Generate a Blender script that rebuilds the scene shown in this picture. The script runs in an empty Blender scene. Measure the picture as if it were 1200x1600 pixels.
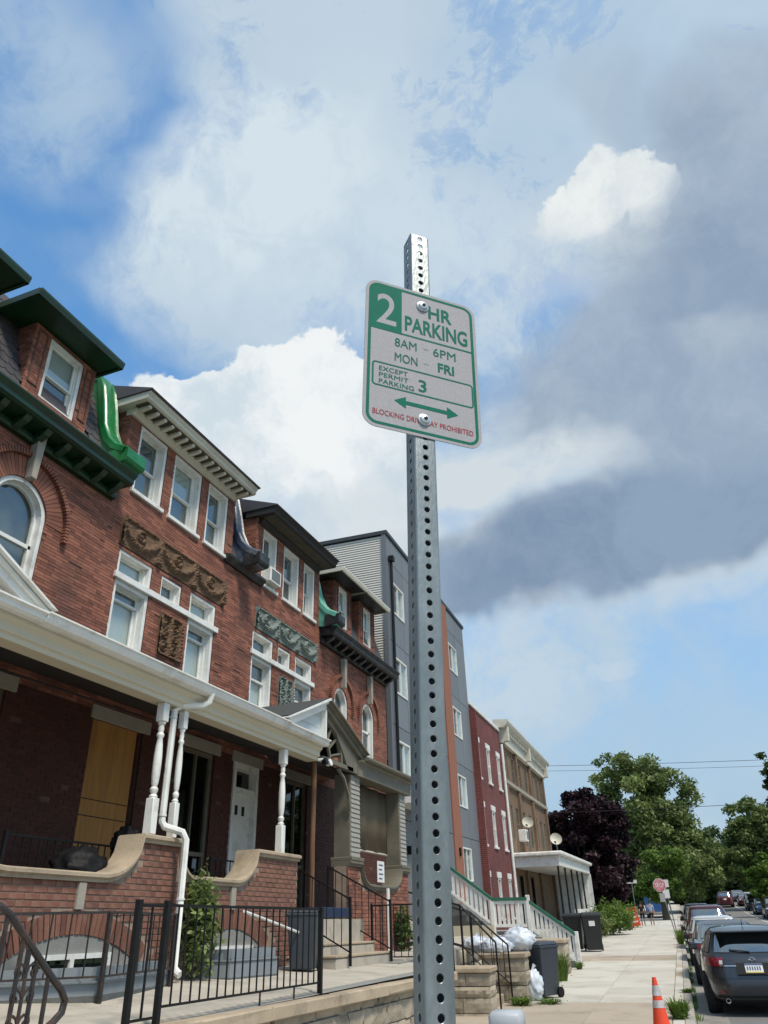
import bpy, math, random
import numpy as np
from mathutils import Matrix, Vector
random.seed(7); RNG = np.random.default_rng(7)
scene = bpy.context.scene
COL = scene.collection

# ------------------------------------------------------------------ camera
FPX, HC = 1173.0, 1.8                         # focal length in photo pixels, camera height above the pavement
zv = np.array([-57, 2109, -FPX]); zv /= np.linalg.norm(zv)          # zenith seen from the camera
yv = np.array([535, -638, -FPX]); yv -= zv*(yv@zv); yv /= np.linalg.norm(yv)   # street direction of the row houses
RC = np.array([np.cross(yv, zv), yv, zv]); CAMP = np.array([0, 0, HC])
cam = bpy.data.cameras.new('camera'); camo = bpy.data.objects.new('camera', cam); COL.objects.link(camo)
cam.sensor_fit = 'VERTICAL'; cam.sensor_height = 36; cam.lens = FPX/1600*36
cam.clip_start = .05; cam.clip_end = 4000
camo.matrix_world = Matrix.Translation(CAMP) @ Matrix(RC.tolist()).to_4x4()
scene.camera = camo
def ray(px, py): return RC @ np.array([px-600, 800-py, -FPX])
# second frame: the street beyond, which bends a little left and climbs
sv = ray(1062, 1406); sv /= np.linalg.norm(sv)
YAW = math.atan2(-sv[0], sv[1]); PITCH = math.asin(sv[2])
MS = Matrix.Rotation(YAW, 4, 'Z') @ Matrix.Rotation(PITCH, 4, 'X')
IDM = Matrix.Identity(4)

# ------------------------------------------------------------------ light
SUN_EL, SUN_AZ = math.radians(58), math.radians(120)      # azimuth measured from +Y towards +X
sl = bpy.data.lights.new('sun', 'SUN'); sl.energy = 3.8; sl.angle = math.radians(12); sl.color = (1, .90, .76)
so = bpy.data.objects.new('sun', sl); COL.objects.link(so)
sd = Vector((math.sin(SUN_AZ)*math.cos(SUN_EL), math.cos(SUN_AZ)*math.cos(SUN_EL), math.sin(SUN_EL)))
so.rotation_euler = sd.to_track_quat('Z', 'Y').to_euler(); so.location = sd*60
scene.view_settings.view_transform = 'Standard'; scene.view_settings.look = 'None'
scene.view_settings.exposure = 0.0; scene.view_settings.gamma = 1; scene.view_settings.use_curve_mapping = False

world = bpy.data.worlds.new('World'); scene.world = world; world.use_nodes = True
def build_sky():
    nt = world.node_tree; N, L = nt.nodes, nt.links; N.clear()
    def nd(t, **k):
        n = N.new(t)
        for a, b in k.items(): setattr(n, a, b)
        return n
    def put(sock, v):
        if hasattr(v, 'is_output') or isinstance(v, bpy.types.NodeSocket): L.new(v, sock)
        else: sock.default_value = v
    def math_(op, a, b=0.0, c=None, clamp=False):
        n = nd('ShaderNodeMath', operation=op, use_clamp=clamp); put(n.inputs[0], a); put(n.inputs[1], b)
        if c is not None: put(n.inputs[2], c)
        return n.outputs[0]
    def vm(op, a, b):
        n = nd('ShaderNodeVectorMath', operation=op); put(n.inputs[0], a); put(n.inputs[1], b)
        return n.outputs['Value'] if op == 'DOT_PRODUCT' else n.outputs[0]
    def noise(vec, scale, detail=6, rough=.55, dist=0.0):
        n = nd('ShaderNodeTexNoise'); put(n.inputs['Vector'], vec); n.inputs['Scale'].default_value = scale
        n.inputs['Detail'].default_value = detail; n.inputs['Roughness'].default_value = rough; n.inputs['Distortion'].default_value = dist
        return n
    def ramp(v, lo, hi, a=0., b=1.):
        n = nd('ShaderNodeMapRange', interpolation_type='SMOOTHSTEP'); put(n.inputs[0], v)
        n.inputs[1].default_value = lo; n.inputs[2].default_value = hi; n.inputs[3].default_value = a; n.inputs[4].default_value = b
        return n.outputs[0]
    def mix(f, a, b):
        n = nd('ShaderNodeMix', data_type='RGBA'); put(n.inputs[0], f); put(n.inputs[6], a); put(n.inputs[7], b); return n.outputs[2]
    d = nd('ShaderNodeTexCoord').outputs['Generated']
    def warp(vec, scale, amp, det):
        n = noise(vec, scale, det, .6); c = vm('SUBTRACT', n.outputs['Color'], (.5, .5, .5))
        s = nd('ShaderNodeVectorMath', operation='SCALE'); L.new(c, s.inputs[0]); s.inputs['Scale'].default_value = amp
        return vm('ADD', vec, s.outputs[0])
    soft = warp(d, 3.2, .20, 4); billow = warp(d, 11, .11, 5)
    def blob(vec, px, py, rx, ry, amp=1., ang=0., core=0.):
        c = ray(px, py); n0 = np.linalg.norm(c); c = c/n0
        J = np.array([ray(px+1, py)/n0, ray(px, py-1)/n0]); J = (J-c).T; J -= np.outer(c, c@J)
        g = np.linalg.pinv(J); ca, sa = math.cos(math.radians(ang)), math.sin(math.radians(ang))
        a = (g[0]*ca+g[1]*sa)/rx; b = (-g[0]*sa+g[1]*ca)/ry
        x = vm('DOT_PRODUCT', vec, tuple(a)); y = vm('DOT_PRODUCT', vec, tuple(b))
        r2 = math_('ADD', math_('MULTIPLY', x, x), math_('MULTIPLY', y, y))
        return ramp(r2, 1.0, core, 0., amp)
    def total(vec, bl):
        s = None
        for b in bl:
            v = blob(vec, *b); s = v if s is None else math_('ADD', s, v)
        return s
    sky = nd('ShaderNodeTexSky', sky_type='NISHITA'); sky.sun_disc = False
    sky.sun_elevation = SUN_EL; sky.sun_rotation = SUN_AZ; sky.altitude = 50; sky.air_density = 1.0; sky.dust_density = .6; sky.ozone_density = 3.0
    sc = nd('ShaderNodeVectorMath', operation='MULTIPLY'); L.new(sky.outputs[0], sc.inputs[0]); sc.inputs[1].default_value = (.155, .232, .25)
    col = sc.outputs[0]
    fine = noise(billow, 7, 7, .62).outputs['Fac']; broad = noise(soft, 2.4, 5, .55).outputs['Fac']; tiny = noise(soft, 9, 7, .65).outputs['Fac']; wisp = noise(soft, 5, 7, .7).outputs['Fac']
    hz = nd('ShaderNodeSeparateXYZ'); L.new(d, hz.inputs[0]); col = mix(ramp(hz.outputs[2], .60, .02, 0., .97), col, (.37, .51, .65, 1))
    # a thin pale veil over most of the sky, torn into wisps on the left
    veil = total(soft, [(740, 190, 480, 420, .95), (470, 330, 330, 260, .55), (1050, 1080, 700, 330, .40), (70, 170, 170, 230, .55, 30), (770, 130, 230, 170, .6), (760, 1000, 420, 300, .45), (1150, 60, 420, 320, .9), (330, 500, 330, 90, .28, -20), (350, 60, 200, 160, .4)])
    gaps = total(soft, [(40, 430, 230, 210, .9), (230, 560, 200, 110, .8), (170, 150, 360, 280, .85), (1050, 1100, 560, 260, 1.)])
    veil = math_('ADD', veil, math_('MULTIPLY', ramp(broad, .30, .58, .2, .85), math_('SUBTRACT', 1., gaps, clamp=True)))
    veil = math_('MULTIPLY', veil, ramp(wisp, .34, .62, .25, 1.2), clamp=True)
    veil = math_('MULTIPLY', veil, .9)
    col = mix(veil, col, mix(ramp(broad, .35, .65), (.44, .58, .72, 1), (.57, .68, .76, 1)))
    # soft bright cloud high in the middle
    white = total(soft, [(400, 290, 250, 160, .85, 20), (300, 400, 200, 130, .5, 30), (600, 420, 320, 190, .55), (560, 200, 260, 160, .3)])
    white = math_('MULTIPLY', white, ramp(tiny, .33, .62, .35, 1.15), clamp=True)
    col = mix(white, col, (.66, .76, .83, 1))
    # grey-blue rain cloud on the right
    dark = total(soft, [(1150, 480, 300, 270, 1.), (980, 610, 330, 150, .9, 5), (900, 860, 360, 120, 1.1, 16), (1160, 770, 330, 130, 1.1, 12), (740, 900, 150, 75, .6, 10), (1010, 190, 190, 120, .5, -40), (1190, 230, 170, 240, .7), (1080, 660, 300, 150, .6)])
    dark = ramp(math_('MULTIPLY', dark, ramp(broad, .25, .6, .85, 1.1)), .10, .90, 0., .95)
    low = total(soft, [(880, 880, 420, 130, 1., 14), (1150, 790, 330, 120, .9, 12), (1120, 470, 170, 160, .5)])
    dcol = mix(ramp(tiny, .3, .7), (.30, .39, .51, 1), (.40, .49, .60, 1))
    dcol = mix(math_('MULTIPLY', low, .95, clamp=True), dcol, mix(ramp(wisp, .35, .65), (.20, .28, .40, 1), (.26, .36, .49, 1)))
    col = mix(dark, col, dcol)
    # lit patches breaking through it
    lit = total(soft, [(820, 735, 210, 75, 1.0, 12), (930, 390, 190, 110, .55, 30), (1150, 540, 120, 50, .25), (1130, 900, 260, 40, .35, 16), (800, 985, 130, 40, .4, 25), (660, 770, 190, 120, .8), (520, 830, 190, 100, .8), (770, 640, 60, 50, .5)])
    lit = math_('MULTIPLY', lit, ramp(tiny, .3, .65, .45, 1.15), clamp=True)
    col = mix(lit, col, (.64, .71, .76, 1))
    # cumulus heads with crisp edges
    def cumulus(bl, lo, hi, mx):
        s = total(billow, bl); s = math_('ADD', s, math_('MULTIPLY', math_('SUBTRACT', fine, .5), .6)); return ramp(s, lo, hi, 0., mx)
    shade = ramp(fine, .36, .64)
    c1 = cumulus([(450, 690, 215, 170, 1.), (330, 650, 120, 95, .8), (560, 730, 150, 190, .8), (270, 690, 120, 120, .8), (490, 610, 120, 95, .8), (400, 600, 90, 70, .5), (235, 600, 60, 40, .45)], .20, .42, 1.)
    fade = ramp(total(soft, [(430, 620, 330, 210, 1.)]), .12, .6)
    c1 = math_('MULTIPLY', c1, math_('ADD', math_('MULTIPLY', fade, .75), .25))
    col = mix(c1, col, mix(shade, (.62, .72, .79, 1), (.88, .91, .92, 1)))
    c2 = cumulus([(930, 290, 80, 60, 1., 45), (1020, 285, 55, 70, .9), (875, 345, 85, 50, .8, 45), (830, 405, 50, 28, .6, 45), (960, 370, 120, 60, .45)], .28, .62, .95)
    c2f = ramp(total(soft, [(930, 290, 190, 120, 1., 35)]), .10, .75)
    c2 = math_('MULTIPLY', c2, math_('ADD', math_('MULTIPLY', c2f, .8), .2))
    col = mix(c2, col, mix(shade, (.62, .70, .75, 1), (.86, .89, .88, 1)))
    c3 = cumulus([(965, 1040, 65, 22, .8, 8), (905, 1068, 70, 24, .6, 20), (840, 1100, 55, 24, .5, 10), (780, 1110, 60, 22, .4)], .30, .85, .5)
    col = mix(c3, col, (.55, .67, .78, 1))
    bg = nd('ShaderNodeBackground'); L.new(col, bg.inputs[0]); bg.inputs[1].default_value = 1.0
    L.new(bg.outputs[0], nd('ShaderNodeOutputWorld').inputs[0])
build_sky(); world.cycles.sampling_method = "NONE"

# ------------------------------------------------------------------ materials
MATS = {}
def mat(name, col, col2=None, scale=4., rough=.6, bump=0., bscale=60., metal=0., spec=.5, rnd=None, rough2=None, stain=None, sscale=.8, coat=0., stretch=None, contrast=.28):
    """two-tone procedural paint/stone/metal; rnd='obj' or 'attr' shifts the tone piece by piece; stain = third colour in patches"""
    if name in MATS: return MATS[name]
    m = bpy.data.materials.new(name); m.use_nodes = True; nt = m.node_tree; N, L = nt.nodes, nt.links
    b = N['Principled BSDF']; b.inputs['Metallic'].default_value = metal; b.inputs['Roughness'].default_value = rough
    b.inputs['Specular IOR Level'].default_value = spec; b.inputs['Coat Weight'].default_value = coat
    tc = N.new('ShaderNodeTexCoord'); vec = tc.outputs['Object']
    if stretch:
        mp = N.new('ShaderNodeMapping'); mp.inputs['Scale'].default_value = stretch; L.new(vec, mp.inputs[0]); vec = mp.outputs[0]
    col2 = col2 or tuple(c*.8 for c in col)
    n = N.new('ShaderNodeTexNoise'); n.inputs['Scale'].default_value = scale; n.inputs['Detail'].default_value = 8; n.inputs['Roughness'].default_value = .65; L.new(vec, n.inputs['Vector'])
    fac = N.new('ShaderNodeMapRange'); fac.inputs[1].default_value = .5-contrast; fac.inputs[2].default_value = .5+contrast; L.new(n.outputs['Fac'], fac.inputs[0]); f = fac.outputs[0]
    if rnd:
        if rnd == 'obj': r = N.new('ShaderNodeObjectInfo').outputs['Random']
        else:
            a = N.new('ShaderNodeAttribute'); a.attribute_name = 'rnd'; r = a.outputs['Fac']
        x = N.new('ShaderNodeMix'); x.inputs[0].default_value = .62; L.new(f, x.inputs[2]); L.new(r, x.inputs[3]); f = x.outputs[0]
    mx = N.new('ShaderNodeMix'); mx.data_type = 'RGBA'; L.new(f, mx.inputs[0]); mx.inputs[6].default_value = (*col2, 1); mx.inputs[7].default_value = (*col, 1); out = mx.outputs[2]
    if stain:
        n2 = N.new('ShaderNodeTexNoise'); n2.inputs['Scale'].default_value = sscale; n2.inputs['Detail'].default_value = 9; n2.inputs['Roughness'].default_value = .7; L.new(vec, n2.inputs['Vector'])
        r2 = N.new('ShaderNodeMapRange'); r2.inputs[1].default_value = .5; r2.inputs[2].default_value = .72; r2.inputs[4].default_value = .8; L.new(n2.outputs['Fac'], r2.inputs[0])
        m2 = N.new('ShaderNodeMix'); m2.data_type = 'RGBA'; L.new(r2.outputs[0], m2.inputs[0]); L.new(out, m2.inputs[6]); m2.inputs[7].default_value = (*stain, 1); out = m2.outputs[2]
    L.new(out, b.inputs['Base Color'])
    if rough2 is not None:
        r3 = N.new('ShaderNodeMapRange'); r3.inputs[3].default_value = rough2; r3.inputs[4].default_value = rough; L.new(n.outputs['Fac'], r3.inputs[0]); L.new(r3.outputs[0], b.inputs['Roughness'])
    if bump:
        n4 = N.new('ShaderNodeTexNoise'); n4.inputs['Scale'].default_value = bscale; n4.inputs['Detail'].default_value = 6; L.new(vec, n4.inputs['Vector'])
        bp = N.new('ShaderNodeBump'); bp.inputs['Strength'].default_value = min(1, bump); bp.inputs['Distance'].default_value = .01; L.new(n4.outputs['Fac'], bp.inputs['Height']); L.new(bp.outputs[0], b.inputs['Normal'])
    MATS[name] = m; return m
def glass_mat(name, tint=(.75, .85, .85), refl=.22, rough=.03):
    m = bpy.data.materials.new(name); m.use_nodes = True; nt = m.node_tree; N, L = nt.nodes, nt.links; N.clear()
    t = N.new('ShaderNodeBsdfTransparent'); t.inputs[0].default_value = (*tint, 1)
    g = N.new('ShaderNodeBsdfGlossy'); g.inputs['Roughness'].default_value = rough; g.inputs[0].default_value = (.9, .95, .95, 1)
    fr = N.new('ShaderNodeFresnel'); fr.inputs[0].default_value = 1.45
    ad = N.new('ShaderNodeMath'); ad.operation = 'ADD'; ad.use_clamp = True; L.new(fr.outputs[0], ad.inputs[0]); ad.inputs[1].default_value = refl
    ge = N.new('ShaderNodeNewGeometry'); ml = N.new('ShaderNodeMath'); ml.operation = 'SUBTRACT'; ml.use_clamp = True; L.new(ad.outputs[0], ml.inputs[0]); L.new(ge.outputs['Backfacing'], ml.inputs[1])   # only the front surface of the sheet mirrors
    mx = N.new('ShaderNodeMixShader'); L.new(ml.outputs[0], mx.inputs[0]); L.new(t.outputs[0], mx.inputs[1]); L.new(g.outputs[0], mx.inputs[2])
    L.new(mx.outputs[0], N.new('ShaderNodeOutputMaterial').inputs[0]); MATS[name] = m; return m

# ------------------------------------------------------------------ mesh helpers
INV = {}; FRAME = {}
def link(o): COL.objects.link(o); return o
def tag(o, label=None, cat=None, group=None, kind=None):
    for k, v in (('label', label), ('category', cat), ('group', group), ('kind', kind)):
        if v: o[k] = v
    return o
def thing(name, label, cat, loc=(0, 0, 0), group=None, frame=None, local=False, rz=0.):
    """an Empty at a thing's base; parts are built in the frame's own coordinates, or in the thing's when local"""
    o = link(bpy.data.objects.new(name, None)); o.empty_display_size = .2
    T = Matrix.Translation(loc) @ Matrix.Rotation(rz, 4, 'Z')
    o.matrix_world = (frame or IDM) @ T
    INV[o.name] = IDM if local else T.inverted()
    return tag(o, label, cat, group)
def attach(o, parent, frame=None):
    if parent is not None:
        o.parent = parent
        if parent.name in INV: o.matrix_parent_inverse = INV[parent.name]
    elif frame is not None: o.matrix_world = frame
    return o
class MB:
    def __init__(s): s.v = []; s.f = []; s.r = []; s.n = 0
    def add(s, vs, fs, rnd=0.):
        n = s.n; s.v.extend([tuple(map(float, q)) for q in vs]); s.n += len(vs)
        s.f.extend([tuple(i+n for i in f) for f in fs]); s.r.extend([rnd]*len(fs)); return s
    def box(s, x0, x1, y0, y1, z0, z1, c=0., M=None, rnd=0., jit=0.):
        if c <= 0:
            vs = [(x, y, z) for x in (x0, x1) for y in (y0, y1) for z in (z0, z1)]
            fs = [(0, 1, 3, 2), (4, 6, 7, 5), (0, 4, 5, 1), (2, 3, 7, 6), (0, 2, 6, 4), (1, 5, 7, 3)]
        else:
            X, Y, Z = (x0, x1), (y0, y1), (z0, z1); vs = []; ix = {}
            for i in (0, 1):
                for j in (0, 1):
                    for k in (0, 1):
                        sx, sy, sz = (c if i == 0 else -c), (c if j == 0 else -c), (c if k == 0 else -c)
                        for a in range(3):
                            ix[i, j, k, a] = len(vs)
                            vs.append((X[i]+(0 if a == 0 else sx), Y[j]+(0 if a == 1 else sy), Z[k]+(0 if a == 2 else sz)))
            fs = []
            for i in (0, 1):
                fs += [(ix[i,0,0,0], ix[i,1,0,0], ix[i,1,1,0], ix[i,0,1,0]), (ix[0,i,0,1], ix[1,i,0,1], ix[1,i,1,1], ix[0,i,1,1]), (ix[0,0,i,2], ix[1,0,i,2], ix[1,1,i,2], ix[0,1,i,2])]
                for j in (0, 1):
                    fs += [(ix[i,j,0,0], ix[i,j,1,0], ix[i,j,1,1], ix[i,j,0,1]), (ix[i,0,j,0], ix[i,1,j,0], ix[i,1,j,2], ix[i,0,j,2]), (ix[0,i,j,1], ix[1,i,j,1], ix[1,i,j,2], ix[0,i,j,2])]
                    for k in (0, 1): fs.append((ix[i,j,k,0], ix[i,j,k,1], ix[i,j,k,2]))
        if jit: vs = [(x+random.uniform(-jit, jit), y+random.uniform(-jit, jit), z+random.uniform(-jit, jit)) for x, y, z in vs]
        if M is not None: vs = [tuple(M @ Vector(q)) for q in vs]
        return s.add(vs, fs, rnd)
    def prism(s, poly, a0, a1, axis='y', rnd=0.):
        n = len(poly)
        def P(q, a): return (a, q[0], q[1]) if axis == 'x' else (q[0], a, q[1]) if axis == 'y' else (q[0], q[1], a)
        vs = [P(q, a0) for q in poly]+[P(q, a1) for q in poly]
        return s.add(vs, [tuple(range(n)), tuple(range(2*n-1, n-1, -1))]+[(i, (i+1) % n, n+(i+1) % n, n+i) for i in range(n)], rnd)
    def tube(s, pts, r, n=8, caps=True, rs=None, sq=False):
        P = [Vector(p) for p in pts]; vs = []; k = len(P); side = None
        for i, p in enumerate(P):
            t = (P[min(i+1, k-1)]-P[max(i-1, 0)]).normalized()
            if side is None:
                a = Vector((0, 0, 1)) if abs(t.z) < .9 else Vector((0, 1, 0)); side = t.cross(a).normalized()
            else: side = (side-t*side.dot(t)).normalized()
            up = side.cross(t); rr = rs[i] if rs else r
            for j in range(n):
                an = 2*math.pi*(j+(.5 if sq else 0))/n; vs.append(p+(side*math.cos(an)+up*math.sin(an))*rr)
        fs = [(i*n+j, i*n+(j+1) % n, (i+1)*n+(j+1) % n, (i+1)*n+j) for i in range(k-1) for j in range(n)]
        if caps: fs += [tuple(range(n-1, -1, -1)), tuple((k-1)*n+j for j in range(n))]
        return s.add(vs, fs)
    def lathe(s, prof, n=14, M=None, caps=True):
        vs = []
        for r, z in prof:
            for j in range(n):
                q = Vector((r*math.cos(2*math.pi*j/n), r*math.sin(2*math.pi*j/n), z)); vs.append(M @ q if M is not None else q)
        k = len(prof); fs = [(i*n+j, i*n+(j+1) % n, (i+1)*n+(j+1) % n, (i+1)*n+j) for i in range(k-1) for j in range(n)]
        if caps: fs += [tuple(range(n-1, -1, -1)), tuple((k-1)*n+j for j in range(n))]
        return s.add(vs, fs)
    def grid(s, P):
        a, b = len(P), len(P[0]); return s.add([q for row in P for q in row], [(i*b+j, i*b+j+1, (i+1)*b+j+1, (i+1)*b+j) for i in range(a-1) for j in range(b-1)])
    def mesh(s, name, m, smooth=False):
        me = bpy.data.meshes.new(name); me.from_pydata(s.v, [], s.f); me.materials.append(m)
        if any(s.r):
            at = me.attributes.new('rnd', 'FLOAT', 'FACE'); at.data.foreach_set('value', np.array(s.r, dtype=np.float32))
        if len(s.f) < 6000:
            import bmesh
            bm = bmesh.new(); bm.from_mesh(me); bmesh.ops.recalc_face_normals(bm, faces=bm.faces); bm.to_mesh(me); bm.free()
        if smooth:
            me.polygons.foreach_set('use_smooth', [True]*len(me.polygons)); me.set_sharp_from_angle(angle=math.radians(40 if smooth is True else smooth))
        return me
    def build(s, name, m, parent=None, smooth=False, frame=None, bevel=0., kind=None):
        o = link(bpy.data.objects.new(name, s.mesh(name, m, smooth))); attach(o, parent, frame)
        if bevel:
            b = o.modifiers.new('bevel', 'BEVEL'); b.width = bevel; b.segments = 2; b.limit_method = 'ANGLE'; b.angle_limit = math.radians(35)
        if kind: o['kind'] = kind
        return o
def piece(name, me, parent, M):
    o = link(bpy.data.objects.new(name, me)); attach(o, parent); o.matrix_basis = M; return o
def text_mesh(txt, size, m, bold=0., sx=1., align='LEFT', name='lettering'):
    cu = bpy.data.curves.new(name, 'FONT'); cu.body = txt; cu.size = size; cu.offset = bold; cu.align_x = align; cu.resolution_u = 4
    o = bpy.data.objects.new(name, cu); link(o); dg = bpy.context.evaluated_depsgraph_get(); dg.update()
    me = bpy.data.meshes.new_from_object(o.evaluated_get(dg)); bpy.data.objects.remove(o); bpy.data.curves.remove(cu)
    me.transform(Matrix.Diagonal((sx, 1, 1, 1))); me.materials.clear(); me.materials.append(m); me.name = name; return me

# ------------------------------------------------------------------ palette
m_brick = mat('roman_brick', (.37, .145, .09), (.10, .035, .025), 1.6, .85, .25, 90, rnd='attr', stain=(.095, .048, .038), sscale=.9, contrast=.2)
m_mortar = mat('brick_mortar', (.17, .085, .062), (.09, .045, .035), 3, .95, .3, 120)
m_pbrick = mat('porch_brick', (.25, .11, .072), (.11, .045, .032), 6, .85, .35, 80, rnd='obj', stain=(.26, .17, .13), sscale=2.4)
m_pmortar = mat('porch_mortar', (.36, .28, .22), (.22, .16, .12), 5, .95, .4, 90)
m_white = mat('white_paint', (.80, .80, .77), (.64, .64, .60), 2.5, .5, .1, 60, stain=(.44, .41, .35), sscale=3.2)
m_trim = mat('cream_trim', (.64, .61, .51), (.50, .48, .40), 2, .5, .08, 50, stain=(.38, .35, .29), sscale=.9)
m_soffit = mat('cream_fascia', (.62, .56, .42), (.50, .45, .34), 1.2, .5, .06, 40, stretch=(1, .3, 1))
m_green = mat('green_painted_metal', (.012, .20, .05), (.006, .10, .03), 2.5, .28, .25, 14, spec=.6, stain=(.03, .28, .10), sscale=1.6)
m_dkgreen = mat('dark_green_paint', (.009, .048, .018), (.005, .022, .010), 3, .38, .2, 20, stain=(.02, .02, .018), sscale=2)
m_teal = mat('verdigris_copper', (.13, .42, .32), (.07, .27, .21), 2, .6, .2, 25, stain=(.05, .10, .09), sscale=1.4)
m_blue = mat('blue_grey_sheet_metal', (.075, .105, .16), (.03, .042, .07), 3, .35, .3, 16, spec=.6, stain=(.20, .21, .20), sscale=3)
m_black = mat('black_tarred_cornice', (.016, .017, .018), (.007, .007, .008), 4, .5, .5, 25, stain=(.07, .08, .08), sscale=3)
m_iron = mat('black_iron', (.012, .012, .012), (.006, .006, .006), 9, .5, .2, 90, spec=.22)
m_rail = mat('worn_iron', (.035, .028, .026), (.014, .012, .012), 9, .4, .25, 80, stain=(.10, .05, .03), sscale=5)
m_slate = mat('slate', (.085, .075, .08), (.030, .028, .033), 3, .6, .4, 30, rnd='obj')
m_shing = mat('grey_shingle', (.085, .09, .088), (.045, .047, .047), 14, .95, .6, 130, rnd='attr')
m_stone = mat('weathered_limestone', (.42, .36, .27), (.24, .20, .15), 2.2, .9, .9, 26, rnd='obj', stain=(.12, .10, .075), sscale=1.8)
m_coping = mat('sandstone_coping', (.46, .37, .26), (.30, .24, .17), 2.5, .88, .5, 40, stain=(.17, .14, .10), sscale=2.2)
m_conc = mat('pavement_concrete', (.56, .53, .46), (.45, .42, .36), 1.3, .92, .35, 70, rnd='obj', stain=(.30, .27, .225), sscale=.7)
m_terr = mat('terrace_concrete', (.50, .45, .37), (.33, .30, .25), 1.6, .92, .5, 50, stain=(.22, .20, .165), sscale=1.5)
m_cem = mat('grey_cement', (.26, .26, .24), (.17, .17, .16), 3, .9, .4, 40, stain=(.36, .34, .29), sscale=2)
m_curb = mat('grey_painted_curb', (.22, .25, .27), (.17, .195, .21), 3, .65, .15, 40, stain=(.13, .145, .15), sscale=2.5)
m_asph = mat('asphalt', (.20, .195, .185), (.14, .138, .132), 1.1, .93, .5, 160, stain=(.24, .235, .22), sscale=.35)
m_terra = mat('terracotta_relief', (.20, .115, .06), (.055, .032, .02), 9, .85, .4, 50)
m_terrag = mat('painted_relief', (.24, .28, .25), (.07, .09, .08), 9, .8, .4, 50)
m_lint = mat('stone_lintel', (.36, .33, .27), (.26, .24, .20), 3, .85, .3, 40)
m_ply = mat('plywood', (.46, .22, .055), (.30, .135, .032), 1.3, .75, .15, 40, stretch=(1, 6, .7), stain=(.20, .10, .04), sscale=1.2)
m_drab = mat('olive_drab_paint', (.16, .145, .105), (.115, .105, .078), 3, .6, .15, 40, stain=(.21, .19, .14), sscale=1.8)
m_drabs = mat('grey_siding', (.34, .33, .28), (.25, .24, .21), 4, .65, .15, 40)
m_wood = mat('raw_wood_pole', (.20, .10, .045), (.10, .05, .024), 3, .7, .3, 30, stretch=(4, 4, .5))
m_dark = mat('dark_interior', (.012, .012, .013), (.008, .008, .009), 3, .9)
m_blind = mat('window_blind', (.52, .56, .56), (.44, .48, .48), 1.2, .8, stretch=(1, 1, .3))
m_curt = mat('grey_curtain', (.16, .19, .195), (.06, .075, .08), 1.4, .8)
m_beige = mat('roll_shade', (.17, .13, .08), (.12, .09, .055), 2, .8, .1, 30, stretch=(1, 5, .5))
m_glass = glass_mat('window_glass', (.93, .955, .945), .12); m_gdark = glass_mat('dark_glass', (.35, .4, .4), .08)
m_plastic = mat('black_bin_plastic', (.018, .019, .021), (.011, .012, .013), 5, .45, .1, 80)
m_bgrey = mat('grey_bin_plastic', (.045, .055, .07), (.03, .036, .046), 5, .45, .1, 80)

m_pbr = mat('shade_maroon_brick', (.085, .024, .014), (.042, .012, .008), 1.6, .8, .25, 90, rnd='attr')  # maroon brick darkened in its colour to stand in for porch shade
XF = -8.7          # facade plane of the row
XP = -6.7          # front of the porches
# ------------------------------------------------------------------ walls with openings
def wallmap(x): return lambda u, z, d: (x+d, u, z)
def bricks(mb, mp, u0, u1, z0, z1, holes=(), arcs=(), L=.29, H=.056, j=.007, dep=.03):
    row = 0; z = z0
    while z < z1-.01:
        zt = min(z+H, z1); zm = (z+zt)/2; u = u0-(L/2 if row % 2 else 0)-random.uniform(0, .04)
        segs = [(u0, u1)]
        cuts = [(a, b) for a, b, c, d in holes if c < zm < d]
        for uc, zs, r in arcs:
            if zs <= zm < zs+r: w = math.sqrt(r*r-(zm-zs)**2); cuts.append((uc-w, uc+w))
        for a, b in cuts:
            segs = [q for s, e in segs for q in ((s, min(e, a)), (max(s, b), e)) if q[1]-q[0] > .015]
        while u < u1:
            for s, e in segs:
                a, b = max(u, s), min(u+L-j, e)
                if b-a < .02: continue
                d = random.uniform(-.003, .003)
                if random.random() < .02: d -= .012
                zz, zt2 = z, zt-j
                q = [mp(a, zz, d), mp(b, zz, d), mp(b, zt2, d), mp(a, zt2, d), mp(a, zz, -dep), mp(b, zz, -dep), mp(b, zt2, -dep), mp(a, zt2, -dep)]
                mb.add(q, [(0, 1, 2, 3), (4, 0, 3, 7), (1, 5, 6, 2), (3, 2, 6, 7), (4, 5, 1, 0)], random.random()*.98+.01)
            u += L
        z += H; row += 1
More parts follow.
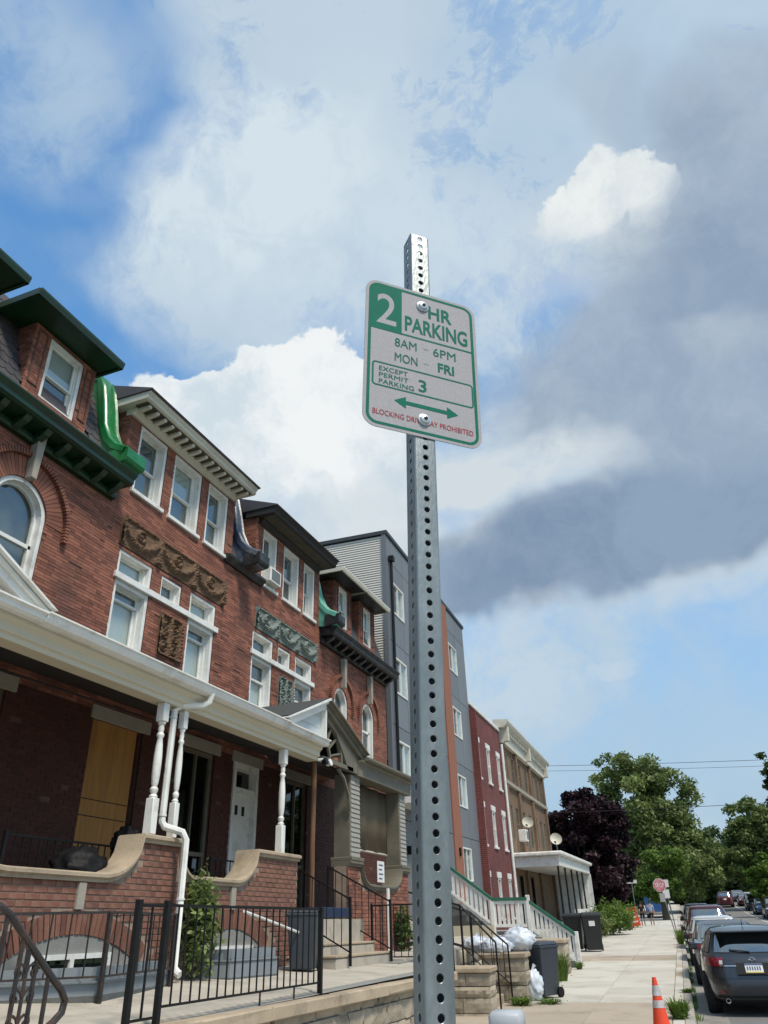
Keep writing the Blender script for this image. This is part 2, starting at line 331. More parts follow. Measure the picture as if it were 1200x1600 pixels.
def backing(mb, mp, u0, u1, z0, z1, holes=(), arcs=(), front=-.010, dep=.30):
    H = list(holes)+[(uc-r, uc+r, zs, zs+r) for uc, zs, r in arcs]
    us = sorted({u0, u1, *[min(max(a, u0), u1) for h in H for a in h[:2]]}); zs_ = sorted({z0, z1, *[min(max(a, z0), z1) for h in H for a in h[2:]]})
    for a, b in zip(us, us[1:]):
        for c, d in zip(zs_, zs_[1:]):
            if any(h[0] < (a+b)/2 < h[1] and h[2] < (c+d)/2 < h[3] for h in H): continue
            mb.add([mp(a, c, front), mp(b, c, front), mp(b, d, front), mp(a, d, front)], [(0, 1, 2, 3)])
    for a, b, c, d in holes:
        q = [(a, c), (b, c), (b, d), (a, d)]
        for i in range(4):
            p, r = q[i], q[(i+1) % 4]
            if p[1] == r[1] == d and any(abs(zs-d) < .01 and abs(uc-(a+b)/2) < .05 for uc, zs, _ in arcs): continue
            mb.add([mp(*p, front), mp(*r, front), mp(*r, -dep), mp(*p, -dep)], [(0, 1, 2, 3)])
    for uc, zs, r in arcs:
        A = [(uc+r*math.cos(t), zs+r*math.sin(t)) for t in np.linspace(0, math.pi, 17)]
        for p, q in zip(A, A[1:]): mb.add([mp(*p, front), mp(*q, front), mp(*q, -dep), mp(*p, -dep)], [(0, 1, 2, 3)])
        mb.add([mp(*p, front) for p in [(uc+r, zs+r)]+A[8::-1]], [tuple(range(10))])
        mb.add([mp(*p, front) for p in [(uc-r, zs+r)]+A[8:]], [tuple(range(10))])
def sash_window(parent, u0, u1, z0, z1, x=XF, deep=.20, fw=.075, split=.5, sill=True, top=m_curt, low=m_curt, frame=m_white, glass=None, lap=.02, head=.0, name='window'):
    """double-hung window set back in its opening: window > pane, sash, sill, curtain"""
    g = glass or m_glass; mb = MB(); xb = x-deep
    mb.box(xb-.02, x-.02, u0, u0+fw, z0, z1); mb.box(xb-.02, x-.02, u1-fw, u1, z0, z1)
    mb.box(xb-.02, x-.022, u0+fw, u1-fw, z1-fw-head, z1); mb.box(xb-.02, x-.024, u0+fw, u1-fw, z0, z0+.04)
    mb.box(xb-.02, xb+.10, u0+fw, u0+fw+.025, z0+.04, z1-fw-head); mb.box(xb-.02, xb+.10, u1-fw-.025, u1-fw, z0+.04, z1-fw-head)
    w = mb.build(name, frame, parent, bevel=.005)
    a, b, c, d = u0+fw+.025, u1-fw-.025, z0+.04, z1-fw-head
    def leaf(z0_, z1_, xo, cm):
        s = MB(); t = .042
        s.box(xo, xo+.035, a, a+t, z0_, z1_); s.box(xo, xo+.035, b-t, b, z0_, z1_); s.box(xo, xo+.034, a+t, b-t, z0_, z0_+t); s.box(xo, xo+.034, a+t, b-t, z1_-t, z1_)
        s.build('sash', frame, w); MB().box(xo+.012, xo+.018, a+t, b-t, z0_+t, z1_-t).build('pane', g, w)
        MB().box(xo-.035, xo-.025, a, b, z0_+.0, z1_).build('curtain', cm, w)
    if split:
        zm = c+(d-c)*split; leaf(c, zm+.02, xb, low); leaf(zm-.02, d, xb+.04, top)
    else: leaf(c, d, xb, top)
    if sill: MB().box(x-.16, x+.055, u0-.05, u1+.05, z0-.085, z0-.003, c=.008).build('sill', frame, w)
    return w
def relief(parent, name, m, u0, u1, z0, z1, x, kind, depth=.085):
    """carved terracotta: swags or a scrolled panel raised off its slab"""
    nu, nz = int((u1-u0)/.022), int((z1-z0)/.022); U, Z = np.meshgrid(np.linspace(0, 1, nu), np.linspace(0, 1, nz)); h = np.zeros_like(U)
    if kind == 'swag':
        for c in (.16, .5, .84):
            t = (U-c)/.17; band = np.where(abs(t) < 1, np.exp(-((Z-(.22+.55*t*t))/.13)**2), 0); h = np.maximum(h, band)
            rr = np.hypot((U-c)*(u1-u0), (Z-.62)*(z1-z0)); h = np.maximum(h, .9*np.exp(-((rr-.10)/.035)**2)); h = np.maximum(h, np.exp(-(rr/.04)**2))
        for c in (.005, .33, .67, .995): h = np.maximum(h, np.exp(-((U-c)/.024)**2)*(Z > .05))
        h = np.maximum(h, .5*(Z > .93))
    else:
        for s in (-1, 1):
            for zc in (.22, .5, .78):
                rr = np.hypot((U-.5-s*.22)*(u1-u0), (Z-zc)*(z1-z0)); an = np.arctan2((Z-zc)*(z1-z0), s*(U-.5-s*.22)*(u1-u0)); h = np.maximum(h, np.clip(np.sin(rr*85-an), 0, 1)*np.exp(-(rr/.15)**2))
        h = np.maximum(h, np.exp(-((U-.5)/.06)**2)); edge = (U < .08) | (U > .92) | (Z < .05) | (Z > .95); h = np.where(edge, .75, h)
    h = h*(.72+.5*RNG.random(h.shape))+.14*RNG.random(h.shape)
    P = [[(x+.015+depth*h[i, j], u0+(u1-u0)*U[i, j], z0+(z1-z0)*Z[i, j]) for j in range(nu)] for i in range(nz)]
    mb = MB(); mb.grid(P); mb.box(x-.05, x+.013, u0, u1, z0, z1); return mb.build(name, m, parent)
def arch_window(parent, uc, zs, r, z0, hood_r, x=XF, keytop=.5):
    mb = MB(); xb = x-.18; fw = .07
    A = np.linspace(0, math.pi, 15)
    def ring(R0, R1, xa, xc, b):
        for t, s in zip(A, A[1:]):
            q = [(R, an) for an in (t, s) for R in (R0, R1)]; V = [(xx, uc+R*math.cos(an), zs+R*math.sin(an)) for xx in (xa, xc) for R, an in q]
            b.add(V, [(0, 1, 3, 2), (4, 6, 7, 5), (0, 2, 6, 4), (1, 5, 7, 3), (0, 4, 5, 1), (2, 3, 7, 6)])
    ring(r-fw, r, xb-.02, x-.02, mb)
    mb.box(xb-.02, x-.02, uc-r, uc-r+fw, z0, zs); mb.box(xb-.02, x-.02, uc+r-fw, uc+r, z0, zs)
    zm = z0+(zs+r-z0)*.47; mb.box(xb, xb+.06, uc-r+fw, uc+r-fw, zm, zm+.06)
    ring(r-fw-.045, r-fw, xb, xb+.06, mb); mb.box(xb, xb+.06, uc-r+fw, uc-r+fw+.045, z0, zs); mb.box(xb, xb+.06, uc+r-fw-.045, uc+r-fw, z0, zs)
    w = mb.build('arched_window', m_white, parent, smooth=True)
    ri = r-fw; pl = [(uc-ri, z0), (uc+ri, z0)]+[(uc+ri*math.cos(t), zs+ri*math.sin(t)) for t in A]
    MB().prism(pl, xb+.015, xb+.021, 'x').build('pane', m_glass, w); MB().prism(pl, xb-.09, xb-.08, 'x').build('curtain', m_curt, w)
    vs = MB()                                                  # radiating brick voussoirs
    n = int(math.pi*(r+.12)/.062)
    for k in range(n):
        t0, t1 = math.pi*k/n+.006, math.pi*(k+1)/n-.006
        V = [(x+dx, uc+R*math.cos(t), zs+R*math.sin(t)) for dx in (-.02, .012) for t in (t0, t1) for R in (r+.004, hood_r-.05)]
        vs.add(V, [(0, 1, 3, 2), (4, 6, 7, 5), (0, 2, 6, 4), (1, 5, 7, 3), (0, 4, 5, 1), (2, 3, 7, 6)], random.random()*.98+.01)
    vs.build('voussoirs', m_brick, w, kind='stuff')
    hd = MB(); ring2 = []                                      # toothed hood mould, each tooth a block
    n = int((math.pi*hood_r+.3)/.055)
    for k in range(n):
        s = k*(math.pi*hood_r+.3)/n-.15
        if s < 0: p, q = (uc+hood_r, zs+s), (0, 1)
        elif s > math.pi*hood_r: p, q = (uc-hood_r, zs-(s-math.pi*hood_r)), (0, -1)
        else: t = s/hood_r; p, q = (uc+hood_r*math.cos(t), zs+hood_r*math.sin(t)), (-math.sin(t), math.cos(t))
        nn = (q[1], -q[0]); a, b = .019, .045
        V = [(x+dx, p[0]+q[0]*i*a+nn[0]*l*b, p[1]+q[1]*i*a+nn[1]*l*b) for dx in (-.02, .085) for i in (-1, 1) for l in (-1, 1)]
        hd.add(V, [(0, 1, 3, 2), (4, 6, 7, 5), (0, 2, 6, 4), (1, 5, 7, 3), (0, 4, 5, 1), (2, 3, 7, 6)], .2+.5*random.random())
    hd.build('hood_mould', m_brick, w, kind='stuff')
    k0, k1 = zs+r-.02, zs+hood_r+keytop
    MB().prism([(uc-.05, k0), (uc+.05, k0), (uc+.085, k1), (uc-.085, k1)], x+.013, x+.16, 'x').build('keystone', m_lint, w, bevel=.008)
    return w

# ------------------------------------------------------------------ the four row houses
def body(h, u0, u1, ztop):
    MB().box(XF-9, XF-.34, u0+.02, u1-.02, 0.2, ztop).build('interior_block', m_dark, h)
def flush_house(name, label, u0, u1, wins3, lw, cw, rw, fr, pn, relm, eave_m, eave_u, H3=False):
    """house with a straight brick front and three windows under the eaves"""
    h = thing(name, label, 'house', (XF, (u0+u1)/2, 1.2), 'brick row houses')
    ztr, zb0, zb1 = 7.87, 7.28, 7.40
    holes = [(a, b, 9.12, 10.58) for a, b in wins3]
    holes += [(lw[0], lw[1], 6.1, ztr), (rw[0], rw[1], 6.1, ztr), (cw[0], cw[1], zb1, ztr-.04)]
    gl = GROUND_HOLES.get(name, [])
    mp = wallmap(XF); mb = MB(); br = MB()
    backing(mb, mp, u0, u1, 1.9, 9.12, holes[3:]+gl); backing(mb, mp, wins3[0][0]-.32, wins3[2][1]+.28, 9.12, 10.75, holes[:3])
    ua, ub = wins3[0][0]-.32, wins3[2][1]+.28
    mb.box(XF-1.6, XF-.012, ua-.001, ua+.006, 9.12, 10.75); mb.box(XF-1.6, XF-.012, ub-.006, ub+.001, 9.12, 10.75)
    w = mb.build('wall', m_mortar, h)
    bricks(br, mp, u0, u1, 5.0, 9.12, holes[3:]+[(fr[0], fr[1], fr[2], fr[3]), (pn[0], pn[1], pn[2], pn[3]), (lw[0]-.02, rw[1]+.02, zb0, zb1)])
    bricks(br, mp, ua, ub, 9.12, 10.75, holes[:3])
    bricks(br, lambda u, z, d: (XF-1.6+u, ua-.012-d, z), 0, 1.59, 9.12, 10.75)      # cheek of the top storey
    br.build('brickwork', m_brick, w, kind='stuff')
    br = MB(); bricks(br, mp, u0, u1, 1.95, 5.0, gl, L=.205, H=.068); br.build('shade_darkened_brickwork', m_pbr, w, kind='stuff')
    body(h, u0, u1, 9.0)
    MB().box(XF-6, XF-.34, ua+.05, ub-.05, 9.0, 10.9).build('attic_block', m_dark, h)
    for i, (a, b) in enumerate(wins3): sash_window(h, a, b, 9.12, 10.58, deep=.24, split=.48, top=[m_curt, m_blind, m_curt][i] if not H3 else m_curt, low=m_curt if not H3 else m_dark)
    for q, (a, b) in enumerate((lw, rw)):
        sash_window(h, a, b, 6.15, zb0, deep=.24, split=.80 if not H3 else .62, sill=False, top=m_curt, low=m_blind if (not H3 or q == 0) else m_dark)
        sash_window(h, a, b, zb1, ztr, deep=.20, fw=.07, split=0, sill=False, top=m_blind if not H3 else m_curt)
    sash_window(h, cw[0], cw[1], zb1, ztr-.04, deep=.2, fw=.05, split=0, sill=False, top=m_curt)
    MB().box(XF-.23, XF+.05, lw[0]-.06, rw[1]+.08, zb0+.003, zb1-.003, c=.006).build('transom_band', m_white, h)
    relief(h, 'swag_frieze', relm, fr[0], fr[1], fr[2], fr[3], XF-.01, 'swag'); relief(h, 'carved_panel', relm, pn[0], pn[1], pn[2], pn[3], XF-.01, 'scroll', .07)
    mb = MB()                                                   # dog-tooth strip beside the panel
    for k in range(11): mb.box(XF-.02, XF+.05, pn[1]+.01, pn[1]+.09, pn[2]+.02+k*(pn[3]-pn[2])/11, pn[2]+.055+k*(pn[3]-pn[2])/11, rnd=.4)
    mb.build('dentil_strip', m_brick, h, kind='stuff')
    e0, e1 = eave_u
    c = MB().prism([(XF-.3, 10.72), (-8.24, 10.72), (-8.20, 10.745), (-8.20, 10.80), (-8.15, 10.86), (-8.15, 10.885), (XF-.3, 10.885)], e0, e1, 'y').build('cornice', eave_m, h, bevel=.006)
    MB().prism([(XF-.1, 10.59), (XF+.05, 10.59), (XF+.07, 10.63), (XF+.14, 10.67), (XF+.14, 10.715), (XF-.1, 10.715)], e0+.16, e1-.16, 'y').build('frieze_band', eave_m, c)
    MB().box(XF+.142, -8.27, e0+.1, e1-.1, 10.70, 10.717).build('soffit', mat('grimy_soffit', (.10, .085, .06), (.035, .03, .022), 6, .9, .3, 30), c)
    n = 16
    for k in range(n if not H3 else 0):
        uu = e0+.22+k*(e1-e0-.44)/(n-1); MB().prism([(XF+.145, 10.698), (XF+.145, 10.60+.03), (XF+.20, 10.63), (XF+.40, 10.655), (XF+.42, 10.698)], uu-.04, uu+.04, 'y').build('bracket', m_trim if k % 1 == 0 else m_trim, c)
    rf = MB().prism([(-8.12, 10.888), (-8.10, 10.91), (-10.4, 11.75), (-12, 11.75), (-12, 10.888)], e0-.03, e1+.03, 'y').build('roof', m_slate, h)
    return h
GROUND_HOLES = {'row_house_two': []}
g2 = [(9.48, 10.72, 2.6, 4.85), (11.92, 12.95, 2.0, 4.88)]; g3 = [(13.64, 14.62, 2.0, 4.88), (15.92, 16.95, 2.0, 4.88)]
GROUND_HOLES = {'brick_house': g2}
hA = flush_house('brick_house', 'brick row house with cream bracketed cornice and brown swag frieze', 9.05, 13.35, [(9.5, 10.36), (10.62, 11.60), (11.86, 12.66)], (9.45, 10.39), (10.68, 11.32), (11.62, 12.54), (9.38, 12.76, 7.93, 8.49), (10.76, 11.42, 6.32, 7.10), m_terra, m_trim, (8.98, 13.0))
GROUND_HOLES = {'brick_house': g3}
hB = flush_house('brick_house', 'brick row house with black eaves and grey-green painted swag frieze', 13.35, 17.45, [(14.26, 14.98), (15.32, 16.18), (16.44, 17.10)], (14.06, 15.00), (15.24, 15.86), (16.12, 17.04), (14.1, 17.2, 7.94, 8.46), (15.32, 15.98, 6.32, 7.12), m_terrag, mat('black_eave', (.028, .024, .022), (.014, .012, .011), 4, .7, .3, 30), (13.86, 17.42), True)

def mansard_house(name, label, u0, u1, arcs, dormers, corn_m, roof_m, eave_m, eave_trim, slates, gl=()):
    h = thing(name, label, 'house', (XF, (u0+u1)/2, 1.2), 'brick row houses')
    mp = wallmap(XF); mb = MB(); br = MB()
    aa = [(uc, zs, r) for uc, zs, r, R in arcs]; holes = [(uc-r, uc+r, 6.1, zs) for uc, zs, r, R in arcs]
    backing(mb, mp, u0, u1, 1.9, 8.9, holes+list(gl), aa); w = mb.build('wall', m_mortar, h)
    bricks(br, mp, u0, u1, 5.0, 8.6, holes, [(uc, zs, R) for uc, zs, r, R in arcs])
    b2 = MB(); bricks(b2, mp, u0, u1, 1.95, 5.0, gl, L=.205, H=.068); b2.build('shade_darkened_brickwork', m_pbr, w, kind='stuff')
    for uc, zs, r, R in arcs:        # brick between the jambs and the springing of the hood
        pass
    br.build('brickwork', m_brick, w, kind='stuff'); body(h, u0, u1, 8.6)
    for uc, zs, r, R in arcs: arch_window(h, uc, zs, r, 6.15, R)
    # cornice: bed mould, brackets, shelf
    c = MB().prism([(XF-.3, 8.62), (XF+.09, 8.62), (XF+.11, 8.66), (XF+.11, 8.72), (XF-.3, 8.72)], u0, u1, 'y').build('cornice', corn_m, h, bevel=.006)
    MB().prism([(XF-.35, 8.80), (-8.30, 8.80), (-8.24, 8.83), (-8.24, 8.90), (-8.17, 8.98), (-8.17, 9.01), (XF-.35, 9.06)], u0, u1-.02, 'y').build('cornice_shelf', corn_m, c, bevel=.006)
    MB().box(XF-.3, XF+.05, u0, u1, 8.722, 8.798).build('cornice_frieze', corn_m, c)
    n = int((u1-u0)/.42)
    for k in range(n):
        uu = u0+.2+k*(u1-u0-.4)/(n-1); MB().prism([(XF+.055, 8.798), (XF+.055, 8.63), (XF+.12, 8.635), (XF+.30, 8.72), (XF+.37, 8.798)], uu-.06, uu+.06, 'y').build('bracket', corn_m, c, bevel=.005)
    # mansard slope
    x0, z0, x1, z1 = -8.62, 9.05, -9.45, 11.55
    rf = MB().prism([(x0, z0), (x1, z1), (-14, z1+.1), (-14, z0)], u0, u1, 'y').build('mansard_roof', roof_m, h)
    if slates:
        me = MB().prism([(-.098, .26), (-.098, .05), (-.05, 0), (.05, 0), (.098, .05), (.098, .26)], 0, .012, 'y').mesh('slate', m_slate)
        sl = math.hypot(x1-x0, z1-z0); ang = math.atan2(x0-x1, z1-z0); rows = int(sl/.2)
        for i in range(rows):
            for k in range(int((u1-slates)/.2)+1):
                uu = slates+k*.2+(.1 if i % 2 else 0)
                if uu > u1-.05 or any(a-.02 < uu < b+.02 and i < 9 for a, b in dormers): continue
                t = (i*.2+.01)/sl; M = Matrix.Translation((x0+(x1-x0)*t+.035, uu, z0+(z1-z0)*t)) @ Matrix.Rotation(-ang-.05, 4, 'Y') @ Matrix.Rotation(math.radians(90), 4, 'Z') @ Matrix.Rotation(random.uniform(-.03, .03), 4, 'Y')
                piece('slate', me, rf, M)
    for di, (a, b) in enumerate(dormers):
        xd = -8.78; zt = 10.92; mid = (a+b)/2; wa, wb = a+.34, b-.30
        d = MB(); hs = [(wa, wb, 9.62, 10.86)]; backing(d, wallmap(xd), a, b, 9.06, zt, hs, (), -.01, .2)
        d.box(xd-1.2, xd-.012, a, a+.02, 9.06, zt); d.box(xd-1.2, xd-.012, b-.02, b, 9.06, zt)
        d.prism([(a+.03, 9.1), (wa, 9.1), (wa, zt-.01), (a+.03, zt-.01)], xd-1.2, xd-.30, 'x')
        dm = d.build('dormer', m_mortar, h)
        q = MB(); bricks(q, wallmap(xd), a, b, 9.06, zt, hs, L=.19, H=.06); bricks(q, lambda u, z, e: (xd-1.2+u, a-.008-e, z), 0, 1.19, 9.06, zt, L=.19, H=.06)
        q.build('brickwork', m_brick, dm, kind='stuff')
        for pa, pb in ((a+.06, wa-.07), (wb+.07, b-.06)):        # raised panel edges on the pilasters
            t = MB()
            for g, k in ((pa, pa+.025), (pb-.025, pb)): t.box(xd, xd+.02, g, k, 9.75, 10.8)
            t.box(xd, xd+.02, pa, pb, 10.8, 10.825); t.box(xd, xd+.02, pa, pb, 9.725, 9.75); t.build('pilaster_panel', m_mortar, dm)
        sash_window(dm, wa, wb, 9.62, 10.86, x=xd, deep=.16, fw=.07, split=.45, sill=False, top=m_blind, low=m_curt)
        # hipped hood with deep eaves
        e = .48; ze = zt+.02; X0 = xd+e; pts = [(X0, a-.47, ze), (X0, b+.07, ze), (-10.2, b+.07, ze), (-10.2, a-.47, ze)]
        up = [(p[0], p[1], ze+.09) for p in pts]; rg = [(xd-.15, mid-.12, ze+.36), (-10.2, mid-.12, ze+.36), (xd-.15, mid+.12, ze+.36), (-10.2, mid+.12, ze+.36)]
        r = MB(); r.add(pts+up, [(0, 1, 2, 3), (0, 4, 5, 1), (1, 5, 6, 2), (3, 7, 4, 0)]); hood = r.build('dormer_roof', eave_m, h, bevel=.012)
        rr = MB(); lift = [(p[0]-.03, p[1], p[2]+.004) for p in up]; rr.add(lift+rg, [(0, 1, 6, 4), (1, 2, 7, 6), (0, 4, 5, 3), (4, 6, 7, 5)]); rr.build('roof_slope', roof_m if not slates else m_dkgreen, hood)
        tr = MB(); o = .03
        tr.prism([(X0-.02, ze-.03), (X0+o, ze-.03), (X0+o+.03, ze+.06), (X0+o+.03, ze+.10), (X0-.02, ze+.10)], a-.50, b+.11, 'y'); tr.build('eave_trim', eave_trim, hood)
        MB().box(-10.0, X0+.02, a-.52, a-.47, ze-.03, ze+.098).build('eave_trim', eave_trim, hood); MB().box(-10.0, X0+.02, b+.07, b+.12, ze-.03, ze+.098).build('eave_trim', eave_trim, hood)
    return h
gA = [(6.45, 7.7, 2.6, 4.85)]
hC = mansard_house('brick_house', 'brick row house with green cornice, slate mansard and big arched window', 3.9, 9.05, [(7.2, 7.5, .53, .93)], [(4.46, 5.92), (6.76, 8.20)], m_dkgreen, m_slate, m_dkgreen, m_dkgreen, 5.0, gA)
hD = mansard_house('brick_house', 'brick row house with black cornice and two small hooded dormers', 17.45, 22.25, [(18.85, 7.3, .43, .74), (20.76, 7.3, .43, .74)], [(18.5, 19.75), (20.35, 21.6)], m_black, m_shing, m_black, m_trim, 0)
for a, b in ((12.9, 13.95),):                                    # slate strip between the two flush fronts
    s = thing('mansard_strip', 'narrow slate mansard strip between the two straight brick fronts', 'roof', (-8.9, 13.4, 9.1))
    MB().prism([(-8.62, 9.05), (-9.45, 11.2), (-11, 11.2), (-11, 9.05)], a, b, 'y').build('slope', m_slate, s)
    MB().prism([(XF-.2, 8.98), (XF+.05, 8.98), (XF+.16, 9.08), (XF+.16, 9.14), (XF-.2, 9.2)], a-.25, b+.3, 'y').build('gutter', m_black, s)

def scroll(name, label, u0, u1, m, k=1., big=True):
    """sheet-metal covered party-wall console with a flared foot"""
    t = thing(name, label, 'roof console', (XF, (u0+u1)/2, 9.1), 'sheet-metal party wall consoles')
    pr = [(-9.7, 11.3), (-9.10, 11.28), (-8.98, 11.0), (-8.86, 10.5), (-8.77, 10.05), (-8.62, 9.72), (-8.42, 9.50), (-8.20, 9.38), (-8.12, 9.33)]
    P = []
    um = (u0+u1)/2; hw = (u1-u0)/2
    sec = [(-1, -.10), (-.98, -.01), (-.82, .0), (-.70, .025), (-.55, .0), (-.2, .012), (.2, .012), (.55, .0), (.70, .025), (.82, .0), (.98, -.01), (1, -.10)]
    for i, (x, z) in enumerate(pr):
        a = pr[max(i-1, 0)]; b = pr[min(i+1, len(pr)-1)]; tx, tz = b[0]-a[0], b[1]-a[1]; l = math.hypot(tx, tz); nx, nz = -tz/l, tx/l
        fl = 1+.10*max(0, i-5)
        P.append([(x+nx*o*1.2+random.uniform(-.006, .006), um+hw*s*fl, z+nz*o*1.2) for s, o in sec])
    mb = MB(); mb.grid(P)
    c = mb.build('metal_cover', m, t, smooth=50)
    MB().prism([(q[0]-.03, q[1]-.03) for q in pr]+[(-8.12, 9.10), (-8.2, 9.02), (-8.62, 9.04), (-9.7, 9.3)], u0+.02, u1-.02, 'y').build('party_wall', m, t)
    MB().prism([(-8.5, 9.0), (-8.10, 9.06), (-8.07, 9.12), (-8.07, 9.31), (-8.14, 9.345), (-8.5, 9.33)], u0-.03, u1+.05, 'y').build('foot_block', m if big else m_black, t, bevel=.01)
    return t
scroll('roof_console', 'bright green metal console between green cornice and cream cornice', 8.60, 9.02, m_green)
scroll('roof_console', 'dented blue-grey metal console between the two straight brick fronts', 13.18, 13.52, m_blue, big=False)
scroll('roof_console', 'pale verdigris console beside the black cornice and hooded dormers', 17.36, 17.72, m_teal, big=False)

# ------------------------------------------------------------------ ground of the street (street frame)
def GZ(y): return .00028*(min(y, 130)-50)**2+(max(y, 130)-130)*.0448 if y > 50 else 0.
YS = [-40, -10, 0, 10, 20, 30, 40, 50, 55, 60, 65, 70, 75, 80, 90, 100, 110, 120, 130, 150, 180, 230, 300, 420, 700, 1400]
def sheet(name, x0, x1, z, m, ys=None, label=None, dz=0.):
    P = [[(x, y, z+GZ(y)+dz) for x in np.linspace(x0, x1, 5)] for y in (ys or YS)]
    mb = MB(); mb.grid(P); return tag(mb.build(name, m, None, frame=MS), label, None, None, 'structure')
m_soil = mat('dry_soil', (.16, .13, .09), (.09, .08, .05), .8, .95, .5, 20, stain=(.06, .09, .03), sscale=.3)
sheet('ground', -900, 900, -.32, m_soil)
sheet('road', -.10, 8.6, -.15, m_asph, [y for y in YS if y <= 420])
KX = -.12
m_kerb = mat('kerb_concrete', (.43, .40, .34), (.30, .28, .24), 2, .92, .5, 50, rnd='obj', stain=(.17, .15, .12), sscale=1.5)
pav = thing('pavement', 'pale concrete pavement of large slabs beside the parked cars', None, (0, 0, 0), frame=MS); del pav['label']; pav['kind'] = 'structure'
def slab(x0, x1, y0, y1, m=m_conc, nm='slab', zt=0., g=.006):
    z0, z1 = GZ(y0), GZ(y1); t = random.uniform(-.006, .004)+zt
    c = .007; V = [(x0+g, y0+g, z0-.2), (x1-g, y0+g, z0-.2), (x1-g, y1-g, z1-.2), (x0+g, y1-g, z1-.2), (x0+g, y0+g, z0+t-c), (x1-g, y0+g, z0+t-c), (x1-g, y1-g, z1+t-c), (x0+g, y1-g, z1+t-c), (x0+g+c, y0+g+c, z0+t), (x1-g-c, y0+g+c, z0+t), (x1-g-c, y1-g-c, z1+t), (x0+g+c, y1-g-c, z1+t)]
    return MB().add(V, [(0, 1, 5, 4), (1, 2, 6, 5), (2, 3, 7, 6), (3, 0, 4, 7), (4, 5, 9, 8), (5, 6, 10, 9), (6, 7, 11, 10), (7, 4, 8, 11), (8, 9, 10, 11)]).build(nm, m, pav)
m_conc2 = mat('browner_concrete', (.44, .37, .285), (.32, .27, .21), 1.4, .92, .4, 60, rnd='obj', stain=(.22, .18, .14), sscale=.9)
y = -3.
while y < 125:
    st = 1.55 if y < 75 else 4.
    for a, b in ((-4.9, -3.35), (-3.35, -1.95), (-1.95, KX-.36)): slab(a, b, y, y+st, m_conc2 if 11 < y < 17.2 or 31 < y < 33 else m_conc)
    slab(KX-.36, KX-.16, y, y+st, m_conc2 if random.random() < .3 else m_conc)
    y += st
y = -3.
kb = thing('kerb', 'x', None, frame=MS); del kb['label']; kb['kind'] = 'structure'
while y < 125:
    st = 2.4; z0, z1 = GZ(y), GZ(y+st); MB().add([(x, yy, zz+o) for yy, zz in ((y+.008, z0), (y+st-.008, z1)) for x, o in ((KX-.155, -.3), (KX-.155, .004), (KX-.02, .0), (KX, -.03), (KX+.02, -.3))], [(0, 1, 2, 3, 4), (9, 8, 7, 6, 5), (1, 6, 7, 2), (2, 7, 8, 3), (3, 8, 9, 4), (0, 5, 6, 1)]).build('kerbstone', m_kerb, kb); y += st
sheet('gutter_strip', KX, .45, -.146, mat('gutter_concrete', (.30, .28, .24), (.20, .19, .165), 1.5, .92, .4, 60, stain=(.12, .11, .09), sscale=1), [y for y in YS if y <= 150])
m_paint = mat('road_paint', (.62, .61, .56), (.45, .44, .40), 6, .8, .2, 60)
sheet('lane_line', 2.62, 2.74, -.144, m_paint, [y for y in YS if 20 <= y <= 150]); sheet('lane_line', 6.2, 6.3, -.144, m_paint, [y for y in YS if 20 <= y <= 150])
sheet('far_pavement', 8.6, 11.5, -.01, m_conc, [y for y in YS if y <= 300]); 
m_grass = mat('grass', (.09, .13, .035), (.045, .075, .02), 3, .95, .6, 40)
sheet('verge', 11.5, 60, -.02, m_grass, [y for y in YS if y <= 420]); sheet('verge', -60, -4.9, -.03, m_grass, [y for y in YS if 57 <= y <= 420])

# ------------------------------------------------------------------ terrace in front of the houses (house frame)
def TZ(x, y): return 1.15+.07*(-4.5-x)+.008*(y-8)
terr = thing('terrace', 'x', None, (-5.6, 8, 1.1)); del terr['label']; terr['kind'] = 'structure'
us = [1.5, 3.4, 5.2, 7.0, 8.8, 10.6, 12.4, 14.9]
for a, b in zip(us, us[1:]):
    for x0, x1 in ((-6.9, -5.55), (-5.55, -4.78)):
        g = .006; V = [(x, yy, TZ(x, yy)+o+random.uniform(-.003, .003)) for o in (-.5, 0) for x, yy in ((x0+g, a+g), (x1-g, a+g), (x1-g, b-g), (x0+g, b-g))]
        MB().add(V, [(0, 1, 2, 3), (4, 5, 6, 7), (0, 1, 5, 4), (1, 2, 6, 5), (2, 3, 7, 6), (3, 0, 4, 7)]).build('slab', m_terr, terr, bevel=.008)
MB().add([(x, yy, TZ(x, yy)-.012) for x, yy in ((-6.9, 1.5), (-4.6, 1.5), (-4.6, 14.9), (-6.9, 14.9))], [(0, 1, 2, 3)]).build('joint_bed', m_cem, terr)
rw = thing('stone_wall', 'rough limestone retaining wall with cracked coping under the iron fence', 'wall', (-4.55, 8.5, .2))
MB().box(-4.95, -4.60, 1.5, 14.4, 0, 1.02).build('core', m_cem, rw)
z = .14
for hh in (.24, .29, .24, .22):
    u = 2.0+random.uniform(0, .3)
    while u < 14.3:
        w = random.uniform(.38, .85); w = min(w, 14.4-u); s = MB(); n = 5
        if w > .1:
            def F(i, j): return -4.555+random.uniform(-.018, .035)-(.03 if i in (0, n) or j in (0, 3) else 0)
            P = [[(F(i, j), u+.008+(w-.016)*i/n, z+.008+(hh-.016)*j/3) for i in range(n+1)] for j in range(4)]
            s.grid(P); q = [P[0], P[-1], [r[0] for r in P], [r[-1] for r in P]]
            for e in q: s.grid([e, [(-4.66, p[1], p[2]) for p in e]])
            s.build('stone_block', m_stone, rw, smooth=60)
        u += w
    z += hh
u = 2.0
while u < 14.4:
    w = random.uniform(1.1, 1.9); w = min(w, 14.45-u); MB().box(-4.80, -4.44+random.uniform(-.02, .02), u+.008, u+w-.008, 1.012, 1.145, c=.018, jit=.008).build('coping_stone', m_coping, rw); u += w

